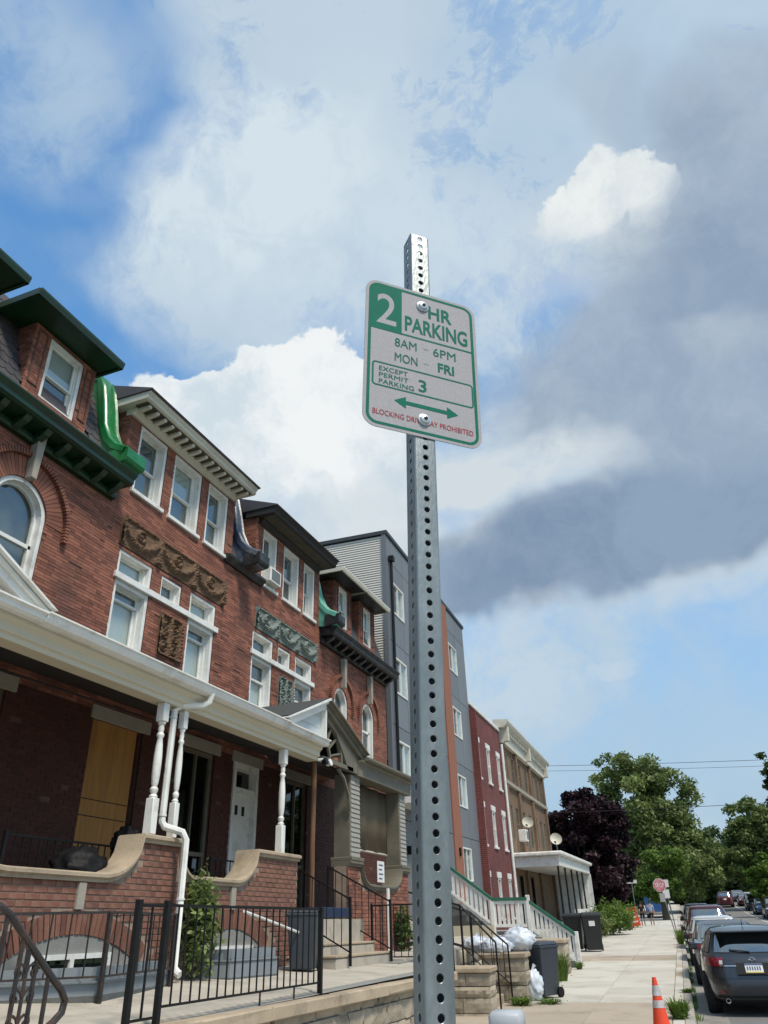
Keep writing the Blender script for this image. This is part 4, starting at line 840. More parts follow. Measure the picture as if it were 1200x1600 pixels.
# ------------------------------------------------------------------ far buildings (street frame)
def SY(px, py, y):
    d = np.array(ray(px, py)); M3 = np.array(MS.to_3x3()); o = M3.T @ CAMP; e = M3.T @ d; t = (y-o[1])/e[1]; return o+e*t
XB = -7.75
m_panel = mat('grey_fibre_cement', (.17, .185, .20), (.13, .14, .155), .8, .55, .05, 40, rnd='obj', stretch=(1, 1, .25)); m_seam = mat('panel_seam', (.045, .05, .055))
m_side = mat('beige_vinyl_siding', (.66, .62, .55), (.58, .545, .48), .6, .6, .05, 40, rnd='obj'); m_orange = mat('orange_brick_slip', (.30, .125, .075), (.23, .09, .055), 6, .85, .2, 60)
def plain_window(h, u0, u1, z0, z1, x=XB, fm=None, split=True, dark=m_dark, right=m_blind, bars=False):
    fm = fm or m_white; f = MB(); t = .055
    for q in ((u0, u0+t, z0, z1), (u1-t, u1, z0, z1), (u0+t, u1-t, z0, z0+t), (u0+t, u1-t, z1-t, z1)): f.box(x-.10, x+.03, *q)
    um = (u0+u1)/2
    if split: f.box(x-.09, x+.01, um-.025, um+.025, z0+t, z1-t)
    w = f.build('window', fm, h)
    if split:
        MB().box(x-.06, x-.05, u0+t, um-.025, z0+t, z1-t).build('pane', m_gdark, w); MB().box(x-.03, x-.02, um+.025, u1-t, z0+t, z1-t).build('pane', m_glass, w)
        MB().box(x-.16, x-.15, u0, um, z0, z1).build('curtain', dark, w); MB().box(x-.12, x-.11, um, u1, z0, z1).build('curtain', right, w)
    else:
        MB().box(x-.06, x-.05, u0+t, u1-t, z0+t, z1-t).build('pane', m_gdark, w); MB().box(x-.16, x-.15, u0, u1, z0, z1).build('curtain', dark, w)
        zm = (z0+z1)/2; MB().box(x-.05, x-.02, u0+t, u1-t, zm-.03, zm+.03).build('meeting_rail', fm, w)
    return w
gb = thing('apartment_block', 'tall modern block of grey panels with beige sided end wall', 'building', (XB-3, 29, 0), frame=MS)
MB().box(-19, XB-.20, 23.52, 34.98, -.5, 13.95).build('core', m_seam, gb)
for k in range(88):      # clapboards of the end wall above the neighbour's roof
    z = 6.0+k*.09
    if z > 13.9: break
    MB().prism([(23.50, z), (23.455, z), (23.485, z+.088), (23.50, z+.088)], -18.9, XB-.05, 'x').build('siding_board', m_side, gb)
MB().box(XB-.16, XB-.0, 23.42, 23.56, 0, 13.97).build('corner_board', m_panel, gb)
MB().box(-19, XB+.06, 23.40, 35.05, 13.96, 14.10).build('parapet_cap', m_seam, gb)
WL = [(11.1, 12.28), (8.25, 9.5), (5.6, 6.7)]; WR = [(11.12, 12.35), (8.28, 9.5), (5.44, 6.7), (2.7, 3.92)]
cols = [(23.93, 25.25, WL), (27.2, 28.6, WL), (31.75, 33.2, WR)]
bays = [(23.57, 26.9), (26.9, 30.45), (31.66, 34.98)]
rows = [(0.0, 1.4), (1.4, 4.3), (4.3, 7.15), (7.15, 10.0), (10.0, 13.0), (13.0, 13.95)]
for bi, (a, b) in enumerate(bays):
    n = 3
    us = [a+(b-a)*i/n for i in range(n+1)]
    if bi == 0: us = [23.57, 23.9, 25.28, 26.9]
    if bi == 2: us = [31.66, 33.25, 34.98]
    for z0, z1 in rows:
        for p, q in zip(us, us[1:]):
            hole = [(c0, c1, w0, w1) for c0, c1, ws in cols for w0, w1 in ws if w0 >= z0-.1 and w1 <= z1+.1 and c0 < q and c1 > p]
            mb = MB(); g = .012
            if hole:
                c0, c1, w0, w1 = hole[0]; c0 = max(c0, p+g); c1 = min(c1, q-g)
                for r in ((p+g, q-g, z0+g, w0), (p+g, q-g, w1, z1-g), (p+g, c0, w0, w1), (c1, q-g, w0, w1)):
                    if r[1]-r[0] > .004 and r[3]-r[2] > .004: mb.box(XB-.16, XB, *r)
            else: mb.box(XB-.16, XB, p+g, q-g, z0+g, z1-g)
            mb.build('panel', m_panel, gb)
MB().box(XB-.18, XB+.05, 30.45, 31.66, 0, 13.95).build('brick_strip', m_orange, gb)
for c0, c1, ws in cols:
    for w0, w1 in ws: plain_window(gb, c0, c1, w0, w1)
MB().tube([(XB+.09, 23.72, 13.0), (XB+.09, 23.72, .2)], .055, 8).build('downspout', m_iron, gb); MB().box(XB+.02, XB+.20, 23.62, 23.82, 12.95, 13.15).build('rain_head', m_iron, gb)
MB().box(XB-.05, XB+.9, 23.3, 26.2, 4.65, 5.0, c=.02).build('entry_canopy', m_white, gb); 
for uu in (23.42, 26.0): MB().box(XB+.70, XB+.88, uu, uu+.16, .0, 4.65, c=.01).build('entry_post', m_white, gb)
MB().lathe([(.0, 0), (.11, .02), (.11, .05), (.0, .09)], 12, Matrix.Translation((XB+.05, 24.05, 3.95)) @ Matrix.Rotation(math.radians(90), 4, 'Y')).build('alarm_bell', mat('red_enamel', (.55, .02, .03), rough=.4), gb)
MB().box(XB+.02, XB+.14, 24.5, 24.65, 3.3, 3.55, c=.01).build('wall_lamp', m_iron, gb)
MB().box(XB+.02, XB+.12, 31.0, 31.15, 3.55, 3.85, c=.01).build('wall_lamp', m_iron, gb)

def brick_tex(name, a, b, mort, sc):
    m = bpy.data.materials.new(name); m.use_nodes = True; nt = m.node_tree; N, L = nt.nodes, nt.links; bs = N['Principled BSDF']; bs.inputs['Roughness'].default_value = .88
    tc = N.new('ShaderNodeTexCoord'); sp = N.new('ShaderNodeSeparateXYZ'); L.new(tc.outputs['Object'], sp.inputs[0]); cb = N.new('ShaderNodeCombineXYZ'); ad = N.new('ShaderNodeMath'); L.new(sp.outputs[0], ad.inputs[0]); L.new(sp.outputs[1], ad.inputs[1])
    L.new(ad.outputs[0], cb.inputs[0]); L.new(sp.outputs[2], cb.inputs[1]); t = N.new('ShaderNodeTexBrick'); L.new(cb.outputs[0], t.inputs['Vector']); t.inputs['Scale'].default_value = sc
    t.inputs['Color1'].default_value = (*a, 1); t.inputs['Color2'].default_value = (*b, 1); t.inputs['Mortar'].default_value = (*mort, 1); t.inputs['Mortar Size'].default_value = .012; t.inputs['Brick Width'].default_value = .42; t.inputs['Row Height'].default_value = .15
    n = N.new('ShaderNodeTexNoise'); n.inputs['Scale'].default_value = 1.1; n.inputs['Detail'].default_value = 8; L.new(tc.outputs['Object'], n.inputs['Vector']); mx = N.new('ShaderNodeMix'); mx.data_type = 'RGBA'; mx.blend_type = 'MULTIPLY'; mx.inputs[0].default_value = .7
    rp = N.new('ShaderNodeMapRange'); rp.inputs[1].default_value = .3; rp.inputs[2].default_value = .7; rp.inputs[3].default_value = .6; rp.inputs[4].default_value = 1.15; L.new(n.outputs['Fac'], rp.inputs[0]); L.new(t.outputs['Color'], mx.inputs[6]); L.new(rp.outputs[0], mx.inputs[7]); L.new(mx.outputs[2], bs.inputs['Base Color'])
    bp = N.new('ShaderNodeBump'); bp.inputs['Strength'].default_value = .5; bp.inputs['Distance'].default_value = .01; bp.invert = True; L.new(t.outputs['Fac'], bp.inputs['Height']); L.new(bp.outputs[0], bs.inputs['Normal']); MATS[name] = m; return m
m_dred = brick_tex('dark_red_brick', (.17, .036, .032), (.12, .026, .024), (.20, .11, .10), 1.9); m_tan = brick_tex('brown_brick', (.20, .125, .07), (.15, .09, .052), (.17, .12, .085), 1.9)
def holed(h, name, m, u0, u1, z0, z1, holes, x=XB, dep=.2):
    mb = MB(); backing(mb, wallmap(x), u0, u1, z0, z1, holes, (), 0., dep); return mb.build(name, m, h)
dr = thing('brick_apartment', 'dark red brick building with white stone lintels and white parapet', 'building', (XB-3, 38, 0), frame=MS)
cx = [(35.75, 36.45), (38.2, 38.8), (40.7, 41.3)]; rz = [(7.15, 8.75), (4.28, 5.85), (1.3, 2.95)]
hs = [(a, b, c, d) for a, b in cx for c, d in rz]
holed(dr, 'front_wall', m_dred, 35.02, 42.0, -.5, 10.25, hs); MB().box(-19, XB-.22, 35.04, 42.0, -.5, 10.2).build('core', m_dred, dr)
MB().box(-19, XB-.001, 34.999, 35.03, -.5, 10.2).build('end_wall', m_dred, dr)
MB().box(-19, XB+.08, 34.98, 42.05, 10.252, 10.42, c=.01).build('parapet_coping', m_white, dr)
for a, b in cx:
    for c, d in rz:
        plain_window(dr, a+.005, b-.005, c+.005, d-.005, split=False); MB().box(XB-.05, XB+.05, a-.14, b+.14, d+.0, d+.25, c=.008).build('lintel', m_white, dr); MB().box(XB-.1, XB+.08, a-.1, b+.1, c-.10, c, c=.008).build('sill', m_white, dr)
MB().tube([(XB+.09, 42.02, 9.6), (XB+.09, 42.02, .3)], .08, 8).build('downpipe', m_white, dr)
MB().box(XB-.02, XB+.3, 35.03, 35.15, 1.2, 10.0).build('pilaster', m_dred, dr)
tb = thing('brick_apartment', 'brown brick building with heavy white cornice and satellite dishes', 'building', (XB-3, 49, 0), frame=MS)
cx = [43.0, 44.9, 47.1, 49.3, 51.6, 53.6, 55.2]; hs = [(c, c+.75, z0, z1) for c in cx for z0, z1 in ((7.95, 9.35), (4.9, 6.7))]
gd = [(44.0, 44.9, 1.0, 3.2), (47.5, 48.4, 1.0, 3.2), (51.0, 51.9, 1.0, 3.2)]
holed(tb, 'front_wall', m_tan, 42.1, 57.0, -.5, 9.7, hs+gd); MB().box(-19, XB-.22, 42.1, 57.0, -.5, 10.6).build('core', m_tan, tb)
for c, d, z0, z1 in hs: plain_window(tb, c+.005, d-.005, z0+.005, z1-.005, split=False, fm=m_drab)
for c, d, z0, z1 in gd: plain_window(tb, c+.005, d-.005, z0+.005, z1-.005, split=False, fm=m_dark)
for c in (42.15, 45.9, 50.7, 56.3): MB().box(XB-.05, XB+.14, c, c+.55, -.5, 9.7).build('pilaster', m_tan, tb)
MB().box(XB-.1, XB+.18, 42.1, 57.0, 7.62, 7.80).build('string_course', m_lint, tb)
MB().box(XB-.2, XB+.22, 42.08, 57.05, 9.702, 10.45).build('frieze', m_trim, tb)
cn = MB().prism([(XB-.2, 10.452), (XB+.35, 10.452), (XB+.55, 10.6), (XB+.62, 10.75), (XB+.62, 10.85), (XB-.2, 10.9)], 41.7, 57.4, 'y').build('cornice', m_trim, tb)
for k in range(28): MB().box(XB+.222, XB+.40, 42.2+k*.54, 42.38+k*.54, 10.22, 10.45).build('dentil', m_trim, cn)
for c in (42.1, 49.2, 56.5): MB().box(XB-.1, XB+.52, c, c+.35, 9.75, 10.6, c=.03).build('console', m_trim, cn)
# its white porch
pc = thing('porch', 'white flat-roofed porch with panelled end wall at the brown brick building', 'porch', (-6.5, 49, 0), frame=MS)
MB().box(XB+.02, -5.35, 42.2, 57.2, 3.50, 3.98, c=.02).build('entablature', m_white, pc); MB().box(XB+.02, -5.15, 42.0, 57.4, 3.982, 4.18, c=.05).build('roof_edge', m_white, pc)
MB().box(XB+.02, -5.5, 42.3, 57.1, .2, .85).build('deck', m_cem, pc)
for uu in (42.5, 45.2, 48.0, 50.8, 53.5): MB().tube([(-5.5, uu, .85), (-5.5, uu, 3.5)], .05, 8).build('post', m_iron, pc)
MB().box(XB+.05, -5.3, 56.9, 57.1, .3, 3.49).build('end_wall', m_white, pc)
for k in range(3): MB().box(-7.4+k*.68, -6.88+k*.68, 56.85, 56.90, .6, 3.2, c=.02).build('wall_panel', m_white, pc)
MB().box(-5.62, -5.42, 48.2, 56.9, .86, 1.5).build('parapet', m_white, pc)
def dish(label, x, y, z, r=.42):
    t = thing('satellite_dish', label, 'satellite dish', (x, y, z), 'satellite dishes on the porch roof', frame=MS)
    M = Matrix.Translation((x, y-.15, z+.75)) @ Matrix.Rotation(math.radians(68), 4, 'X') @ Matrix.Rotation(math.radians(15), 4, 'Y')
    MB().lathe([(.02, .0), (r*.5, .035), (r*.8, .09), (r, .15), (r, .16), (r*.8, .105), (r*.5, .05), (.02, .012)], 24, M).build('reflector', m_trim, t, smooth=True)
    MB().tube([(x, y, min(z, 4.18)), (x, y, z+.55), (x, y-.12, z+.75)], .03, 8).build('mast', m_curt, t); MB().tube([(x, y-.2, z+.45), (x+.02, y-.62, z+.62)], .015, 6).build('feed_arm', m_curt, t); MB().box(x-.03, x+.07, y-.70, y-.60, z+.58, z+.68, c=.01).build('feed_horn', m_curt, t)
for lab, px_, py_, yd in (('round satellite dish on the porch roof near the window air conditioner', 825, 1287, 44.5), ('round satellite dish at the corner of the white porch roof', 869, 1313, 43.0)):
    q = SY(px_, py_, yd); dish(lab, q[0], yd, q[2]-.75, .30)
t = thing('air_conditioner', 'boxy air conditioner in a window above the white porch', 'air conditioner', (XB, 45.2, 5), frame=MS); MB().box(XB+.0, XB+.45, 44.92, 45.62, 4.92, 5.5, c=.03).build('case', m_white, t); MB().box(XB+.451, XB+.457, 45.0, 45.54, 5.0, 5.42).build('grille', m_curt, t)

# ------------------------------------------------------------------ stairs, walls and bins along the pavement
def rock(x0, x1, y0, y1, z0, z1, amp=.03, flat=False):
    """rock-faced block: margins cut square, faces split rough"""
    b = MB(); rg = random
    def face(P0, U, V, Nn, nu, nv):
        g = [[None]*(nu+1) for _ in range(nv+1)]
        for j in range(nv+1):
            for i in range(nu+1):
                e = i in (0, nu) or j in (0, nv); k = 0 if e else rg.uniform(.15, 1)*amp; q = P0+U*(i/nu)+V*(j/nv)+Nn*k; g[j][i] = tuple(q)
        b.grid(g)
    v = lambda *a: np.array(a, float); nx, ny, nz = max(3, int((x1-x0)/.07)), max(3, int((y1-y0)/.07)), max(3, int((z1-z0)/.06))
    face(v(x0, y0, z0), v(x1-x0, 0, 0), v(0, 0, z1-z0), v(0, -1, 0), nx, nz); face(v(x1, y0, z0), v(0, y1-y0, 0), v(0, 0, z1-z0), v(1, 0, 0), ny, nz); face(v(x0, y1, z0), v(x1-x0, 0, 0), v(0, 0, z1-z0), v(0, 1, 0), nx, nz); face(v(x0, y0, z0), v(0, y1-y0, 0), v(0, 0, z1-z0), v(-1, 0, 0), ny, nz)
    b.add([(x0, y0, z1), (x1, y0, z1), (x1, y1, z1), (x0, y1, z1)], [(0, 1, 2, 3)]); b.add([(x0, y0, z0), (x1, y0, z0), (x1, y1, z0), (x0, y1, z0)], [(0, 1, 2, 3)]); return b
def block_pier(label, x0, x1, y0, y1, h, n, cap=.10):
    t = thing('stone_pier', label, 'pier', ((x0+x1)/2, (y0+y1)/2, 0), 'limestone piers beside the pavement', frame=MS); z = -.12; tot = h-cap-z
    fr = [random.uniform(.7, 1.4) for _ in range(n)]; fr = [f*tot/sum(fr) for f in fr]
    for k, hh in enumerate(fr):
        j = random.uniform(0, .02); cut = x0+(x1-x0)*random.uniform(.35, .65) if k % 2 else None
        for a, b in (((x0+j, cut-.006), (cut+.006, x1-j)) if cut else ((x0+j, x1-j),)): rock(a, b, y0+j, y1-j, z+.006, z+hh-.006, .045 if k % 2 == 0 else .02).build('stone_block', m_stone, t)
        z += hh
    MB().box(x0-.04, x1+.04, y0-.04, y1+.04, h-cap, h, c=.018, jit=.007).build('cap_stone', m_coping, t)
block_pier('near limestone pier with rough-faced blocks, beside the sign post', -4.6, -3.66, 16.45, 17.0, .78, 4)
block_pier('limestone pier topped by white bags, beside the grey wheeled bin', -4.3, -3.34, 18.55, 19.1, .90, 4, .09)
block_pier('low limestone wall below the white balustrade', -4.35, -3.42, 25.6, 26.6, .88, 3)
bs_ = thing('stone_steps', 'limestone steps rising from the pavement between two stone piers', 'steps', (-4.3, 17.8, 0), frame=MS)
for k in range(5): MB().box(-6.6, -3.85-.30*k, 17.0, 18.55, -.1, .17*(k+1), c=.015).build('step', m_coping, bs_)
bw = thing('stone_wall', 'limestone wall continuing behind the piers toward the white balustrade', 'wall', (-4.9, 22, 0), frame=MS)
MB().box(-5.2, -4.8, 14.5, 16.9, -.2, .98).build('core', m_cem, bw); MB().box(-5.2, -4.8, 18.6, 27.5, -.2, .98).build('core', m_cem, bw)
for z0, hh in ((0, .33), (.33, .34), (.67, .3)):
    u = 18.7
    while u < 27.3:
        w = random.uniform(.5, .95); MB().box(-4.86, -4.76+random.uniform(0, .03), u+.01, u+w-.01, z0+.008, z0+hh-.008, c=.03, jit=.01).build('stone_block', m_stone, bw, smooth=70); u += w
MB().box(-12, -4.85, 14.9, 23.4, .3, 1.02).build('raised_yard', m_terr, bw); MB().box(-12, -4.85, 23.4, 34, .0, .95).build('raised_yard', m_terr, bw)
for yy, lab, top in ((17.06, 'iron stair rail nearest the sign post, above the stone steps', [(-5.4, 2.12), (-4.30, 1.84-.0), (-3.62, 1.16)]), (18.46, 'iron stair rail on the far side of the stone steps', [(-5.6, 2.0), (-4.43, 1.70), (-3.66, 1.06)])):
    t = thing('stair_rail', lab, 'handrail', (-4.3, yy, 0), 'black iron fences and railings', frame=MS)
    MB().tube([(a, yy, b) for a, b in top], .02, 6).build('rail', m_iron, t); MB().tube([(a, yy, b-.72) for a, b in top], .014, 6).build('lower_rail', m_iron, t)
    iron_post(t, top[-1][0], yy, 0, top[-1][1], .016); iron_post(t, top[1][0], yy, .4, top[1][1], .016)
    for k in range(9):
        xx = top[0][0]+(top[2][0]-top[0][0])*(k+.5)/9; zz = np.interp(xx, [q[0] for q in top], [q[1] for q in top]); MB().tube([(xx, yy, zz-.72), (xx, yy, zz)], .009, 4, sq=True).build('baluster', m_iron, t)
# white balustrade with green handrail
m_gtop = mat('green_handrail', (.03, .15, .095), (.018, .10, .065), 4, .5, .1, 40)
wb = thing('stair_balustrade', 'white wooden stair balustrade with a green handrail', 'balustrade', (-5, 28.2, 0), frame=MS)
def bal(p0, p1, h=.86, n=8, y=28.3):
    (x0, z0), (x1, z1) = p0, p1
    for nm, o0, o1, m in (('handrail', h, h+.10, m_gtop), ('upper_rail', h-.09, h-.002, m_white), ('lower_rail', .08, .17, m_white)):
        MB().prism([(x0, z0+o0), (x1, z1+o0), (x1, z1+o1), (x0, z0+o1)], y-.07 if m is m_gtop else y-.04, y+.07 if m is m_gtop else y+.04, 'y').build(nm, m, wb)
    for k in range(n):
        f = (k+.5)/n; xx, zz = x0+(x1-x0)*f, z0+(z1-z0)*f; MB().box(xx-.045, xx+.045, y-.02, y+.02, zz+.15, zz+h-.05).build('picket', m_white, wb)
def bpost(x, z0, z1, y=28.3): MB().box(x-.065, x+.065, y-.065, y+.065, z0, z1, c=.01).build('newel', m_white, wb)
bal((-7.55, 2.25), (-6.02, 1.12), n=10); bal((-6.02, 1.10), (-4.82, 1.08), n=8); bal((-4.75, .98), (-3.38, .02), n=10)
bpost(-6.02, .9, 2.05); bpost(-4.80, .3, 2.1); bpost(-3.35, -.05, 1.0)
wst = thing('wooden_stair', 'stair behind the white balustrade', 'steps', (-6, 28.9, 0), frame=MS); del wst['label']; wst['label'] = 'grey stair rising behind the white balustrade'
for k in range(6): MB().box(-8, -3.5-.25*k, 28.38, 29.6, -.1, .17*(k+1)).build('step', m_cem, wst)
for k in range(6): MB().box(-8, -6.2-.25*k, 28.38, 29.6, 1.0, 1.02+.18*(k+1)).build('step', m_cem, wst)
MB().box(-6.1, -4.9, 28.38, 29.6, .0, 1.05).build('landing', m_cem, wst)
m_cream = mat('cream_render', (.50, .45, .34), (.42, .38, .29), 2, .85, .2, 40); MB().box(-8, -6.0, 28.1, 28.22, .2, 1.25).build('stair_wall', m_cream, wst)

def wheelie(name, label, x, y, m, rz=0., s=1., frame=MS, z=0., group=None, logo=False):
    t = thing(name, label, 'bin', (x, y, z), group, frame=frame, local=True, rz=rz)
    def taper(w0, d0, w1, d1, z0, z1, b): b.add([(sx*w, sy*d, zz) for zz, w, d in ((z0, w0, d0), (z1, w1, d1)) for sx, sy in ((-1, -1), (1, -1), (1, 1), (-1, 1))], [(0, 1, 2, 3), (4, 5, 6, 7), (0, 1, 5, 4), (1, 2, 6, 5), (2, 3, 7, 6), (3, 0, 4, 7)])
    b = MB(); taper(.23*s, .25*s, .29*s, .33*s, .05*s, .98*s, b); b.build('body', m, t, bevel=.025)
    b = MB(); taper(.305*s, .345*s, .305*s, .345*s, .95*s, 1.0*s, b); b.build('rim', m, t, bevel=.012)
    b = MB(); taper(.31*s, .35*s, .26*s, .27*s, 1.005*s, 1.075*s, b); b.build('lid', m, t, bevel=.03)
    MB().tube([(-.2*s, .38*s, .97*s), (.2*s, .38*s, .97*s)], .018, 8).build('handle', m, t)
    for k in (-1, 1): MB().lathe([(.0, -.03), (.10*s, -.03), (.10*s, .03), (.0, .03)], 16, Matrix.Translation((k*.26*s, .27*s, .10*s)) @ Matrix.Rotation(math.radians(90), 4, 'Y')).build('wheel', m_iron, t)
    if logo: MB().box(-.09*s, .09*s, -.325*s, -.318*s, .70*s, .84*s).build('sticker', m_white, t)
    return t
wheelie('wheeled_bin', 'dark wheeled bin on the terrace beside the entrance steps', -6.02, 11.75, m_bgrey, .3, .78, frame=IDM, z=1.27)
wheelie('wheeled_bin', 'grey wheeled bin beside the pier piled with white bags', -3.18, 19.55, m_bgrey, -.5, 1.0)
wheelie('wheeled_bin', 'large black wheeled bin with white sticker on the pavement edge', -3.72, 37.2, m_plastic, .15, 1.35, group='black bins past the balustrade', logo=True)
wheelie('wheeled_bin', 'large black wheeled bin behind the one with the sticker', -4.55, 37.9, m_plastic, .0, 1.33, group='black bins past the balustrade')
wheelie('wheeled_bin', 'small black bin far along the pavement before the orange panel', -3.75, 62, m_plastic, 0, 1.0, z=GZ(62))
m_bag = m_bag_ = mat('white_plastic_bag', (.66, .70, .74), (.50, .55, .62), 5, .35, .35, 22, stain=(.40, .52, .66), sscale=3)
for i, (x, y, z, r, sq, lab) in enumerate([(-3.55, 19.25, 1.12, .30, (1.2, .9, .8), 'white bag heaped highest on the open grey bin'), (-4.0, 18.9, 1.02, .27, (1.3, .8, .6), 'bluish white bag slumped on the stone pier cap'), (-4.55, 19.3, 1.05, .26, (1.2, .9, .6), 'white bag on the wall behind the pier'), (-3.28, 19.0, .26, .25, (.75, .7, 1.25), 'tall white bag standing against the grey bin foot')]):
    bag('plastic_bag', lab, 'bag', (x, y, z), r, m_bag, sq, 20+i, MS, 'white plastic bags around the bin')
pd = thing('utility_pedestal', 'small grey plastic utility pedestal at the bottom edge beside the sign post', 'pedestal', (-1.36, 6.6, 0), frame=MS)
mpd = mat('grey_pedestal', (.42, .44, .47), (.36, .38, .40), 4, .5, .05, 60); MB().box(-1.475, -1.245, 6.505, 6.695, 0, .98, c=.02).build('housing', mpd, pd); MB().box(-1.48, -1.24, 6.49, 6.71, 0.985, 1.115, c=.026).build('cap', mpd, pd, smooth=50)

cn_ = thing('traffic_cone', 'orange traffic cone with two white bands on the pavement', 'cone', (-.62, 14.9, 0), frame=MS, local=True)
m_or = mat('orange_plastic', (.80, .075, .02), (.66, .055, .018), 4, .5, .05, 40, stain=(.45, .05, .02), sscale=6); m_band = mat('reflective_band', (.62, .60, .60), (.30, .28, .28), 14, .4, contrast=.2)
MB().box(-.18, .18, -.18, .18, 0, .035, c=.012).build('base', m_or, cn_); R = lambda z: .135-.105*(z-.03)/.68
for nm, a, b, m, o in (('body', .03, .71, m_or, 0), ('band', .30, .40, m_band, .003), ('band', .46, .60, m_band, .003)): MB().lathe([(R(a)+o, a), (R(b)+o, b)], 24, None).build(nm, m, cn_, smooth=True)

# ------------------------------------------------------------------ the parking sign on its perforated post
m_galv = mat('galvanised_steel', (.27, .30, .30), (.17, .195, .20), 24, .45, .12, 160, metal=.55, rough2=.36, stain=(.36, .40, .41), sscale=9, stretch=(1, 1, .35))
m_sign = mat('sign_sheeting', (.40, .39, .40), (.34, .33, .34), 260, .7, .06, 420, contrast=.12, spec=.15); m_sgreen = mat('sign_green', (.006, .16, .105), (.005, .125, .083), 30, .7, .03, 200, spec=.12); m_sred = mat('sign_red', (.42, .045, .07), (.30, .03, .05), 80, .7, spec=.12)
m_zinc = mat('zinc_bolt', (.62, .63, .63), (.42, .43, .43), 40, .3, .05, 100, metal=.6)
def RM(yaw, roll, pitch): return Matrix.Rotation(yaw, 4, 'Z') @ Matrix.Rotation(roll, 4, 'Y') @ Matrix.Rotation(pitch, 4, 'X')
SP = Vector((-.4212, 1.3843, 3.0261)); SM = Matrix.Translation(SP) @ RM(.7446, .0335, .0128)
PM = Matrix.Translation(SP) @ RM(.7446, .024, .0128) @ Matrix.Translation((.0025, 0, 0))
post = link(bpy.data.objects.new('sign_post', None)); post.matrix_world = PM @ Matrix.Translation((0, .03, -3.1)); INV[post.name] = Matrix.Translation((0, .03, -3.1)).inverted(); tag(post, 'tall perforated square steel post carrying the green and white parking sign', 'sign post')
def perforated(W=.054, pitch=.0275, hr=.0066, t=.0028, z0=-3.1, z1=.465):
    mb = MB(); n = int((z1-z0)/pitch); h = W/2; rc = .005; K = 12; flat = h-rc
    for side in range(4):
        A = side*math.pi/2; ca, sa = math.cos(A), math.sin(A)
        def P(u, d, z): return (u*ca-(-h+d)*sa, u*sa+(-h+d)*ca+h+.0015, z)
        for k in range(n):
            zc = z0+(k+.5)*pitch; hp = pitch/2; out = []
            for j in range(K):
                a = 2*math.pi*j/K; c, s = math.cos(a), math.sin(a); m = min(flat/abs(c) if abs(c) > 1e-6 else 9, hp/abs(s) if abs(s) > 1e-6 else 9); out.append((c*m, s*m))
            corners = [(flat, hp), (-flat, hp), (-flat, -hp), (flat, -hp)]
            for lay, d in ((0, 0.), (1, t)):
                ro = hr*1.16 if lay == 0 else hr
                V = [P(ro*math.cos(2*math.pi*j/K), d, zc+ro*math.sin(2*math.pi*j/K)) for j in range(K)]+[P(u, d, zc+w) for u, w in out]+[P(u, d, zc+w) for u, w in corners]
                F = [(j, (j+1) % K, K+(j+1) % K, K+j) for j in range(K)]
                for ci, (u, w) in enumerate(corners):
                    ang = math.atan2(w, u) % (2*math.pi); j = int(ang/(2*math.pi/K)); F.append((K+j, K+(j+1) % K, 2*K+ci))
                mb.add(V, F)
            mb.add([P(r_*math.cos(2*math.pi*j/K), d, zc+r_*math.sin(2*math.pi*j/K)) for d, r_ in ((0, hr*1.16), (.0009, hr), (t, hr)) for j in range(K)], [(o+j, o+(j+1) % K, o+K+(j+1) % K, o+K+j) for o in (0, K) for j in range(K)])
        arc = [(flat+rc*math.sin(b), rc-rc*math.cos(b)) for b in np.linspace(0, math.pi/2, 5)]
        mb.grid([[P(u, d, z) for u, d in arc] for z in (z0, z0+n*pitch)])
        mb.add([P(-flat, 0, z0+n*pitch), P(flat, 0, z0+n*pitch), P(flat, t, z0+n*pitch), P(-flat, t, z0+n*pitch)], [(0, 1, 2, 3)])
    return mb
perforated().build('perforated_tube', m_galv, post)
sign = link(bpy.data.objects.new('parking_sign', None)); sign.matrix_world = SM; INV[sign.name] = IDM; tag(sign, 'green and white two hour parking sign bolted to the steel post', 'sign')
def rrect(w, h, r, n=7): return [(sx*(w-r)+r*math.cos(a), sz*(h-r)+r*math.sin(a)) for sx, sz, a0 in ((1, 1, 0), (-1, 1, 90), (-1, -1, 180), (1, -1, 270)) for a in [math.radians(a0+90*k/(n-1)) for k in range(n)]]
MB().prism(rrect(.1525, .2285, .034), -.0012, .0012, 'y').build('plate', m_sign, sign)
def outline(name, cx, cz, w, h, r, lw, m, yo):
    o, i = rrect(w, h, r), rrect(w-lw, h-lw, max(r-lw, .002)); n = len(o); b = MB(); b.add([(cx+x, -yo, cz+z) for x, z in o]+[(cx+x, -yo, cz+z) for x, z in i], [(k, (k+1) % n, n+(k+1) % n, n+k) for k in range(n)]); return b.build(name, m, sign)
def flat(name, pts, m, yo=.0017): return MB().add([(x, -yo, z) for x, z in pts], [tuple(range(len(pts)))]).build(name, m, sign)
outline('border', 0, 0, .1445, .2205, .028, .0075, m_sgreen, .0017)
sq = [(-.138, .196), (-.1375, .0665), (-.056, .0665), (-.056, .2135), (-.118, .2135), (-.130, .207)]; flat('number_field', sq, m_sgreen, .0019)
flat('rule', [(-.056, .0715), (.138, .0715), (.138, .0665), (-.056, .0665)], m_sgreen)
outline('permit_box', .002, -.0735, .134, .0365, .010, .0042, m_sgreen, .0017)
